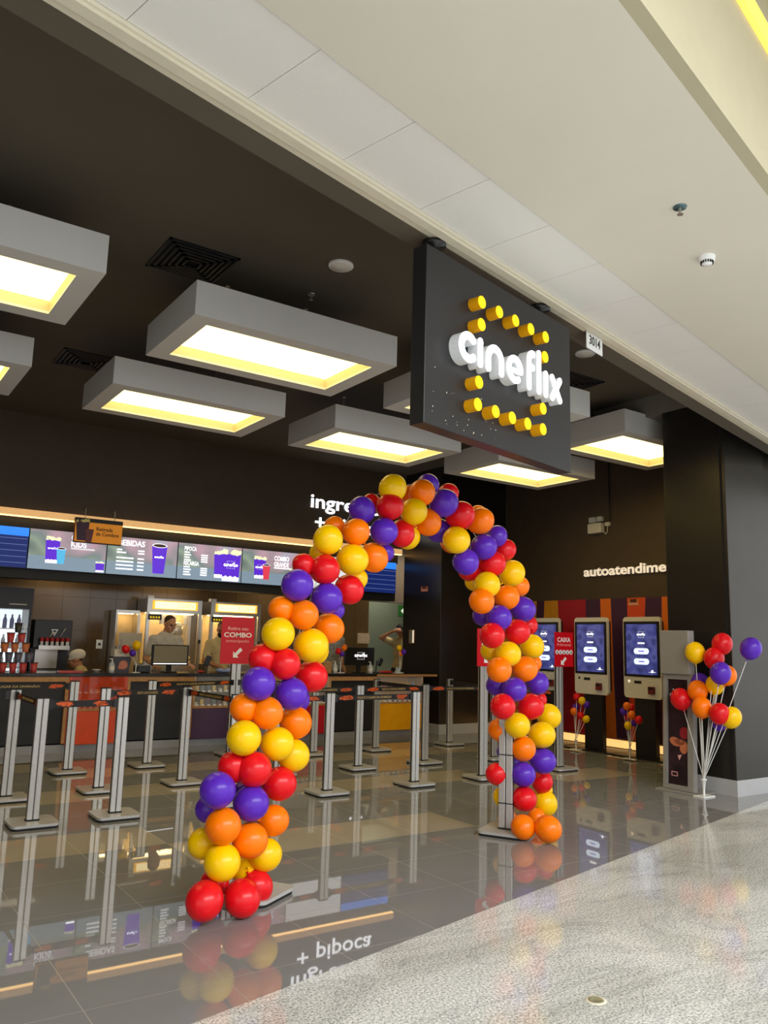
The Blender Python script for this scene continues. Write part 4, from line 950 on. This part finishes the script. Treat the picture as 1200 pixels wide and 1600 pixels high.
for k, u, v, z, r in restb:
    tmp = bmesh.new(); tmp.from_mesh(BME[k])
    for f in tmp.faces: f.material_index = mi[k]
    bmesh.ops.transform(tmp, matrix=Matrix.Translation((u-AU, v-1.13, z)) @ Matrix.Rotation(PI/2, 4, 'X') @ Matrix.Scale(r, 4), verts=tmp.verts[:])
    me_ = bpy.data.meshes.new('tmp'); tmp.to_mesh(me_); tmp.free(); jb.from_mesh(me_); bpy.data.meshes.remove(me_)
me = bpy.data.meshes.new('rear_balloons'); jb.to_mesh(me); jb.free()
for k in 'RYOP': me.materials.append(M[k])
tag(link('rear_balloons', me, arch), kind='stuff')
# the cord the clusters are tied to
pts = []
order = [(2.02, .12), (2.08, .55), (2.14, .9), (2.3, 1.3), (2.47, 1.75), (2.62, 2.1), (2.85, 2.4), (3.2, 2.62), (3.6, 2.72), (4.0, 2.6), (4.35, 2.35), (4.56, 2.05), (4.68, 1.6), (4.74, 1.1), (4.76, .6), (4.76, .12)]
MB().tube([(a-AU, .06, b) for a, b in order], .002, seg=6).build('cord', M['white_stick'], arch)

def bouquet(label, base, hub, lst, k=1., rz=0., group=None):
    """balloons on white sticks in a cup on a flat foot; lst in world coordinates"""
    t = thing('balloon_bouquet', label, 'balloon stand', base, rz, group); Bv = Vector(base)
    Ri = Matrix.Rotation(-rz, 3, 'Z')
    MB().box(-.1*k, .1*k, -.065*k, .065*k, 0, .014*k, bev=.003*k).build('foot', M['white_stick'], t)
    hz = hub
    MB().lathe([(.012*k, .012*k), (.012*k, hz*.55), (.026*k, hz), (.034*k, hz+.006*k), (.034*k, hz+.016*k), (0, hz+.016*k)], seg=16).build('stem', M['white_stick'], t)
    top = Vector((0, 0, hz+.012*k))
    for c, x, y, z, r in lst:
        p = Ri @ (Vector((x, y, z))-Bv)
        d = (top-p).normalized(); e = p+d*r*1.2
        balloon(t, c, p, r, top, 1.12)
        s0 = top+Vector((random.uniform(-.01, .01), random.uniform(-.01, .01), 0))*k
        MB().cyl(s0, e, .0035*k+.0006, seg=8).cyl(e, e-d*.02*k, .008*k, .014*k, seg=10).build('stick', M['white_stick'], t)
    return t
bouquet('big stand of balloons on white sticks in front of the near black pillar', (7.78, 5.33, 0), .165,
 [('Y',7.780,5.379,1.484,0.104), ('R',7.880,5.120,1.583,0.105), ('R',7.810,5.176,1.431,0.105), ('P',7.760,4.723,1.541,0.103), ('P',7.680,5.022,1.283,0.105), ('O',7.840,5.052,1.257,0.097), ('Y',7.880,5.222,1.152,0.096), ('P',7.900,5.418,1.160,0.097), ('O',7.780,5.365,1.079,0.103), ('R',7.730,5.541,0.983,0.107), ('O',7.680,5.253,0.918,0.101), ('R',7.700,5.063,0.870,0.100), ('Y',7.800,4.998,0.836,0.102), ('P',7.860,5.172,0.766,0.078)])
bouquet('small balloon stand in front of the middle kiosk', (9.34, 8.507, .018), .13,
 [('R',9.480,8.612,0.769,0.052), ('Y',9.420,8.455,0.725,0.053), ('P',9.480,8.421,0.671,0.049), ('P',9.510,8.659,0.620,0.048), ('O',9.450,8.643,0.554,0.052), ('R',9.400,8.468,0.511,0.051), ('Y',9.420,8.376,0.467,0.051)], .8, -PI/2)
bouquet('small balloon stand in front of the right kiosk', (9.28, 7.485, .018), .13,
 [('O',9.280,7.519,0.723,0.050), ('R',9.340,7.492,0.710,0.044), ('P',9.300,7.597,0.645,0.048), ('O',9.260,7.428,0.614,0.051), ('R',9.300,7.340,0.552,0.052), ('P',9.350,7.462,0.497,0.039), ('Y',9.260,7.490,0.466,0.051), ('R',9.360,7.581,0.572,0.045)], .8, -PI/2)
bouquet('tiny balloon stand on the counter beside the dark printed box', (3.6, 11.22, 1.0005), .1,
 [('R',3.44,11.220,1.315,0.053), ('Y',3.600,11.250,1.370,0.058), ('P',3.535,11.20,1.265,0.044)], .55)
bouquet('tiny balloon stand on the counter left of the logo screen', (6.94, 11.3, 1.0005), .1,
 [('R',6.889,11.300,1.342,0.048), ('O',7.012,11.320,1.400,0.047), ('P',6.973,11.320,1.300,0.038)], .55)
bouquet('tiny balloon stand at the right end of the counter', (8.12, 11.3, 1.0005), .1,
 [('Y',8.093,11.300,1.415,0.045), ('O',8.150,11.330,1.326,0.045), ('P',8.176,11.280,1.351,0.045)], .55)

# ================================================================ KIOSKS, TOTEM
def kiosk(y, label):
    t = thing('ticket_kiosk', label, 'kiosk', (9.78, y, 0), -PI/2, 'self service kiosks')
    MB().prism([(x, z) for x, z in rrect(-.46, .46, -.28, .3, .04)], 0, .018, mat=Matrix.Translation((0, 0, .018)) @ Matrix.Rotation(-PI/2, 4, 'X')).build('floor_plate', M['black'], t)
    MB().box(-.175, .175, -.06, .02, .018, 1.0, bev=.004).build('pedestal', M['matte_black'], t)
    MB().prism(rrect(-.325, .325, .815, 1.965, .055), -.1, -.055).build('head', M['white_plastic'], t); MB().prism(rrect(-.29, .29, .85, 1.93, .05), -.055, .02).build('rear_shell', M['black'], t)
    MB().box(-.31, .31, -.108, -.1005, 1.115, 1.9, bev=.003).build('bezel', M['black'], t)
    MB().box(-.265, .265, -.1105, -.1085, 1.15, 1.86).build('display', M['scr_kiosk'], t)
    wordmark_obj('wordmark', t, M['scr_white'], 0, 1.70, .14, -.113, -.111); d = MB(); emblem_dots(d, 0, 1.713, .15, -.113, -.111); d.build('logo_dots', M['scr_pale'], t)
    lines(t, 'display_text', [(-.06, .06, 1.58)], M['scr_white'], -.1105)
    for z in (1.435, 1.29):
        b = MB().prism(rrect(-.13, .13, z, z+.085, .0424), -.1125, -.111).build('touch_button', M['kiosk_pill'], t)
        MB().box(-.05, .05, -.1135, -.1125, z+.036, z+.05).build('button_text', M['scr_pale'] if False else M['scr_purple'], b)
    MB().cyl((.18, -.1105, 1.2), (.18, -.1125, 1.2), .02, seg=14).box(.12, .24, -.1125, -.1108, 1.185, 1.19).build('hand_symbol', M['scr_white'], t)
    MB().box(-.14, -.02, -.104, -.1, 1.02, 1.06).build('receipt_slot', M['black'], t)
    MB().box(-.25, -.215, -.106, -.1, 1.03, 1.065, bev=.004).build('scanner_eye', M['cream_letter'] if y < 8 else M['black'], t)
    MB().box(.09, .27, -.106, -.1, .87, 1.07, bev=.003).build('reader_niche', M['grey_box'], t)
    q = MB().box(.12, .22, -.15, -.106, .885, .99, bev=.01, mat=Matrix.Translation((0, 0, 0))).build('card_terminal', M['maroon'], t); MB().box(.135, .205, -.152, -.1495, .945, .98).build('terminal_screen', M['black'], q)
    return t
kiosk(8.50, 'middle self service kiosk on black pedestal between crimson and orange stripes')
kiosk(7.56, 'right self service kiosk beside the grey totem')
kiosk(9.47, 'left self service kiosk half hidden behind the arch and the CAIXA sign')

t = thing('totem', 'grey metal totem with blank top box and dark poster beside the black pillar', 'totem', (7.88, 5.645, 0), -PI/2)
MB().box(-.24, .26, -.17, .2, 0, .014, bev=.003).build('floor_plate', M['totem_grey'], t)
f = MB(); T_ = Matrix.Translation((0, -.0, .014)) @ Matrix.Rotation(R(-2.5), 4, 'X')
f.box(-.19, -.14, -.1, -.03, 0, 1.24, mat=T_).box(.12, .19, -.1, -.03, 0, 1.24, mat=T_).box(-.14, .12, -.1, -.03, 0, .05, mat=T_).box(-.14, .12, -.1, -.03, 1.17, 1.24, mat=T_).box(-.14, .12, -.06, -.03, .05, 1.17, mat=T_).build('frame', M['totem_grey'], t)
MB().box(-.14, .12, -.075, -.0605, .05, 1.17, mat=T_).build('poster', M['poster_dark'], t)
mb = MB(); wordmark(mb, -.12, .98, .26/6.8, -.0775, -.0755); emblem_dots(mb, 0, .995, .24, -.0775, -.0755); bmesh.ops.transform(mb.bm, matrix=T_, verts=mb.bm.verts[:]); mb.build('wordmark', M['white'], t)
mb = MB(); E = lambda x, z, rx, rz, a=0: mb.prism([(x+rx*math.cos(2*PI*q/18)*math.cos(a)-rz*math.sin(2*PI*q/18)*math.sin(a), z+rx*math.cos(2*PI*q/18)*math.sin(a)+rz*math.sin(2*PI*q/18)*math.cos(a)) for q in range(18)], -.077, -.0755, mat=T_)
E(-.05, .50, .075, .045, -.3); E(.055, .45, .05, .07); E(0, .5, .07, .03); mb.build('printed_shapes', M['poster_skin'], t)
mb = MB(); E(.06, .6, .055, .065); mb.build('printed_red_shape', M['poster_red'], t)
mb = MB(); mb.prism([(-.02, .36), (.0, .31), (.03, .37)], -.078, -.0755, mat=T_).stroke([(-.09, .16), (-.02, .16), (-.02, .2), (-.09, .2), (-.09, .16)], .008, -.078, -.0755)
mb.build('printed_marks', M['soft_white'], t)
MB().box(-.195, .175, -.09, .02, 1.245, 1.72, bev=.006).build('top_box', M['totem_grey'], t); MB().box(-.17, .15, -.0925, -.0895, 1.27, 1.695).build('blank_face', M['totem_grey'], t)

# ================================================================ PEOPLE
def caps(mb, p0, r0, p1, r1): mb.cyl(p0, p1, r0, r1, seg=16).ell(p0, r0, seg=16, rings=10).ell(p1, r1, seg=16, rings=10)
def remeshed(mb, name, mats, parent, vox, smooth=4):
    o = mb.build(name, mats, None)
    m = o.modifiers.new('r', 'REMESH'); m.mode = 'VOXEL'; m.voxel_size = vox
    s = o.modifiers.new('s', 'SMOOTH'); s.iterations = smooth; s.factor = .5
    me = evaluated(o); old = o.data; o.modifiers.clear(); o.data = me; bpy.data.meshes.remove(old); me.name = name
    for p in me.polygons: p.use_smooth = True
    o.parent = parent; return o
def hand(mb, w, d, palm, s=1.):
    """w wrist, d finger direction, palm = palm normal"""
    w = Vector(w); d = Vector(d).normalized(); n = Vector(palm).normalized(); n = (n-d*n.dot(d)).normalized(); sd = d.cross(n)
    c = w+d*.05
    mb.ell(c, (.043, .018, .052), mat=Matrix((sd, n, d)).transposed().to_4x4(), seg=14, rings=10)
    for i, L in enumerate((.066, .076, .072, .056)):
        b = c+d*.035+sd*(-.03+.02*i); k1 = b+(d+n*.25).normalized()*L*.5; k2 = k1+(d+n*.8).normalized()*L*.32; k3 = k2+(d*.5+n).normalized()*L*.24
        caps(mb, b, .0095, k1, .009); caps(mb, k1, .009, k2, .0082); caps(mb, k2, .0082, k3, .0075)
    b = w+d*.025-sd*.032; k1 = b+(d*.6-sd*.7+n*.35).normalized()*.04; k2 = k1+(d*.9-sd*.15+n*.4).normalized()*.03
    caps(mb, b, .013, k1, .011); caps(mb, k1, .011, k2, .009)
def person(label, loc, rz, pose, skin, shirt, sleeve=.5, hair='hair', cap=None, mask=False, sc=1.):
    """pose: pelvis, chest, neck, head (points), pitch/yaw of the head, shoulders/elbows/wrists, hips/knees/ankles; front is -y, his right side is -x"""
    t = thing('person', label, 'person', loc, rz, None, sc)
    P = {k: (Vector(v) if hasattr(v, '__len__') else v) for k, v in pose.items()}
    sm, hm = M[skin], M[hair]
    Hm = Matrix.Translation(P['head']) @ Matrix.Rotation(P.get('yaw', 0), 4, 'Z') @ Matrix.Rotation(P.get('tilt', 0), 4, 'Y') @ Matrix.Rotation(P.get('pitch', 0), 4, 'X')
    h = lambda x, y, z: Hm @ Vector((x, y, z)); H3 = Hm.to_3x3().to_4x4()
    b = MB()
    b.ell(h(0, .012, .025), (.077, .096, .092), mat=H3); b.ell(h(0, -.02, -.045), (.06, .068, .07), mat=H3); b.ell(h(0, -.055, -.088), (.032, .028, .024), mat=H3)
    caps(b, h(0, -.088, .018), .009, h(0, -.108, -.024), .014); b.ell(h(0, -.08, .03), (.058, .018, .012), mat=H3)
    b.ell(h(0, -.082, -.062), (.026, .014, .012), mat=H3)
    for s in (-1, 1):
        b.ell(h(s*.077, .012, -.008), (.012, .02, .032), mat=H3); b.ell(h(s*.04, -.06, -.03), (.026, .024, .022), mat=H3)
    caps(b, h(0, .02, -.06), .055, P['neck'], .06)
    sl, sr = P['sh_l'], P['sh_r']
    caps(b, P['neck']+Vector((0, 0, -.03)), .055, (P['neck']+sl)/2+Vector((0, 0, -.03)), .05); caps(b, P['neck']+Vector((0, 0, -.03)), .055, (P['neck']+sr)/2+Vector((0, 0, -.03)), .05)
    up = (P['neck']-P['pelvis']).normalized(); sd = (sl-sr).normalized(); fr = sd.cross(up).normalized()
    B3 = Matrix((sd, -fr, up)).transposed().to_4x4()
    def torso(m, g=0.):
        for f, rx, ry in ((.0, .145, .1), (.2, .132, .094), (.45, .134, .098), (.7, .152, .106), (.86, .13, .088)):
            m.ell(P['pelvis'].lerp(P['neck'], f), (rx+g, ry+g, .13+g), mat=B3, seg=24, rings=14)
        for q in (sl, sr): caps(m, P['pelvis'].lerp(P['neck'], .8), .1+g, q, .055+g)
    torso(b)
    for s in 'lr':
        caps(b, P['sh_'+s], .05, P['el_'+s], .038); caps(b, P['el_'+s], .039, P['wr_'+s], .026)
        d = (P['wr_'+s]-P['el_'+s]).normalized(); hand(b, P['wr_'+s]+d*.01, P.get('hd_'+s, d), P.get('pn_'+s, Vector((0, 0, -1))))
        caps(b, P['hip_'+s], .085, P['kn_'+s], .055); caps(b, P['kn_'+s], .056, P['an_'+s], .036)
        b.ell(P['an_'+s]+Vector((0, -.07, -.045)), (.042, .12, .035))
    body = remeshed(b, 'body', [sm], t, .008, 3)
    # face details set into the head
    for s in (-1, 1):
        MB().ell(h(s*.03, -.0835, .004), (.0125, .006, .006), mat=H3, seg=10, rings=8).build('eye', M['eye'], t)
        MB().ell(h(s*.031, -.0925, .026), (.019, .006, .0045), mat=H3, seg=10, rings=8).build('eyebrow', hm, t)
    if not mask: MB().ell(h(0, -.0945, -.062), (.023, .005, .005), mat=H3, seg=12, rings=8).build('mouth', M['lip'], t)
    else:
        q = MB(); q.ell(h(0, -.045, -.06), (.068, .075, .055), mat=H3); q.build('face_mask', M['mask_black'], t)
    hb = MB(); hb.ell(h(0, .03, .056), (.079, .09, .07), mat=H3); hb.ell(h(0, .06, .01), (.066, .05, .05), mat=H3)
    for s in (-1, 1): hb.ell(h(s*.071, .015, .03), (.009, .022, .03), mat=H3)
    remeshed(hb, 'hair', [hm], t, .008, 2)
    if cap == 'net': q = MB(); q.ell(h(0, .035, .06), (.105, .118, .085), mat=H3); q.ell(h(0, .0, .02), (.088, .104, .03), mat=H3); remeshed(q, 'hair_net', [M['cap_white']], t, .009, 3)
    if cap == 'black': q = MB(); q.ell(h(0, .015, .075), (.092, .108, .07), mat=H3); q.ell(h(0, -.075, .06), (.07, .07, .012), mat=H3); q.ell(h(0, .05, .02), (.09, .085, .06), mat=H3); remeshed(q, 'cap', [M['mask_black']], t, .008, 2)
    # shirt: torso and sleeves
    s_ = MB(); torso(s_, .016)
    for s in 'lr': caps(s_, P['sh_'+s], .066, P['sh_'+s].lerp(P['el_'+s], sleeve+.25), .06)
    s_.ell(P['pelvis'].lerp(P['neck'], .04), (.176, .128, .15), mat=B3)
    remeshed(s_, 'shirt', [M[shirt]], t, .012, 3)
    tr = MB()
    for s in 'lr': caps(tr, P['hip_'+s], .1, P['kn_'+s], .072); caps(tr, P['kn_'+s], .073, P['an_'+s]+Vector((0, 0, .02)), .058)
    tr.ell(P['pelvis']+Vector((0, 0, -.06)), (.172, .125, .12), mat=B3); remeshed(tr, 'trousers', [M['trouser']], t, .014, 3)
    for s in 'lr': MB().ell(P['an_'+s]+Vector((0, -.065, -.045)), (.05, .135, .045)).build('shoe', M['black'], t)
    return t
def standing(**k):
    p = dict(pelvis=(0, 0, .97), neck=(0, .0, 1.47), head=(0, -.03, 1.63), sh_l=(.185, 0, 1.41), sh_r=(-.185, 0, 1.41), el_l=(.24, .02, 1.12), el_r=(-.24, .02, 1.12), wr_l=(.25, -.06, .87), wr_r=(-.25, -.06, .87),
             hip_l=(.09, 0, .92), hip_r=(-.09, 0, .92), kn_l=(.1, -.02, .5), kn_r=(-.1, -.02, .5), an_l=(.1, 0, .085), an_r=(-.1, 0, .085)); p.update(k); return p
person('man in a grey T-shirt behind the till looking down', (4.27, 12.0, 0), 0, standing(pitch=R(20), yaw=R(14), head=(.03, -.055, 1.635), tilt=R(2), el_r=(-.27, .0, 1.13), wr_r=(-.2, -.2, 1.04), el_l=(.28, -.06, 1.14), wr_l=(.26, -.33, 1.06), hd_l=(.1, -1, -.1), pn_l=(0, 0, -1), hd_r=(.1, -1, -.1)), 'skin', 'grey_tee', .45, sc=1.03)
person('person in a beige polo behind the red combo sign, head hidden by it', (5.2, 12.1, 0), 0, standing(yaw=R(-30), pitch=R(20), el_r=(-.27, -.03, 1.14), wr_r=(-.06, -.22, 1.05), el_l=(.25, -.02, 1.14), wr_l=(.1, -.26, 1.05)), 'skin_dark', 'beige_tee', .45, mask=True)
person('crouching worker in a white hair net and beige shirt behind the counter', (3.14, 12.25, 0), -PI/2-.45, dict(pelvis=(0, .12, .5), neck=(0, -.02, .99), head=(0, -.09, 1.135), pitch=R(14), sh_l=(.185, 0, .93), sh_r=(-.185, 0, .93), el_l=(.24, -.2, .75), el_r=(-.24, -.2, .75), wr_l=(.14, -.42, .78), wr_r=(-.14, -.42, .78),
       hip_l=(.09, .1, .46), hip_r=(-.09, .1, .46), kn_l=(.16, -.3, .52), kn_r=(-.16, -.3, .52), an_l=(.14, -.1, .085), an_r=(-.14, -.1, .085)), 'skin_dark', 'beige_tee', .5, cap='net')
person('man in black cap and beige shirt in the doorway, hand raised to his face', (9.33, 12.95, 0), -.35, standing(yaw=R(-35), pitch=R(22), head=(-.02, -.05, 1.625), el_r=(-.42, -.12, 1.5), sh_r=(-.19, -.01, 1.43), wr_r=(-.2, -.19, 1.63), hd_r=(1, .1, .15), pn_r=(0, 1, -.3)), 'skin_dark', 'beige_tee', .35, cap='black', sc=1.06)
person('person in a striped grey shirt half hidden behind the left leg of the arch', (7.2, 12.0, 0), .3, standing(yaw=R(-20)), 'skin', 'stripe_tee', .5, sc=1.08)

# ================================================================ CAMERA AND LIGHT
cd = bpy.data.cameras.new('camera'); cam = bpy.data.objects.new('camera', cd); COL.objects.link(cam); scene.camera = cam
cd.sensor_fit = 'VERTICAL'; cd.sensor_height = 32; cd.lens = 1261.7077/1600*32; cd.clip_start = .05
fwd = Vector((0.55611926, 0.81565109, 0.15951385)); rt = Vector((0.82343721, -0.56675355, 0.02723187)); up = Vector((-0.11261674, -0.11620547, 0.98682002))
Mx = Matrix((rt, up, -fwd)).transposed().to_4x4(); Mx.translation = (0, 0, 1.5); cam.matrix_world = Mx

w = bpy.data.worlds.new('mall_daylight'); scene.world = w; w.use_nodes = True
bg = w.node_tree.nodes['Background']; bg.inputs[0].default_value = (.93, .97, 1, 1); bg.inputs[1].default_value = 1.15
def area(name, loc, size, power, col, target=None, rot=None):
    l = bpy.data.lights.new(name, 'AREA'); l.shape = 'RECTANGLE'; l.size, l.size_y = size; l.energy = power; l.color = col
    o = bpy.data.objects.new(name, l); COL.objects.link(o); o.location = loc
    if target is not None: o.rotation_euler = (Vector(target)-Vector(loc)).to_track_quat('-Z', 'Y').to_euler()
    elif rot: o.rotation_euler = rot
    return o
p = fw(1.5, -6.2, 4.75); area('skylight', p, (9, 2.5), 800, (.97, .98, 1), target=(p.x, p.y, 0))
for x in (2.9, 4.7, 6.6): area('kitchen_fill_light', (x, 12.95, 2.54), (.5, .3), 5, (1, .84, .62), target=(x, 12.95, 0))  # added fill lamps without fixtures, brighten the dark kitchen
area('corridor_light', (9.7, 14.1, 2.9), (.8, .5), 7, (1, .98, .88), target=(9.7, 14.1, 0))
area('doorway_fill_light', (9.75, 12.6, 3.3), (.5, .4), 26, (1, .88, .66), target=(9.3, 12.7, 1))  # added fill without a fixture, lifts the man and wall at the doorway

scene.view_settings.view_transform = 'Standard'; scene.view_settings.look = 'None'; scene.view_settings.gamma = 1; scene.view_settings.exposure = .45; scene.view_settings.use_curve_mapping = False
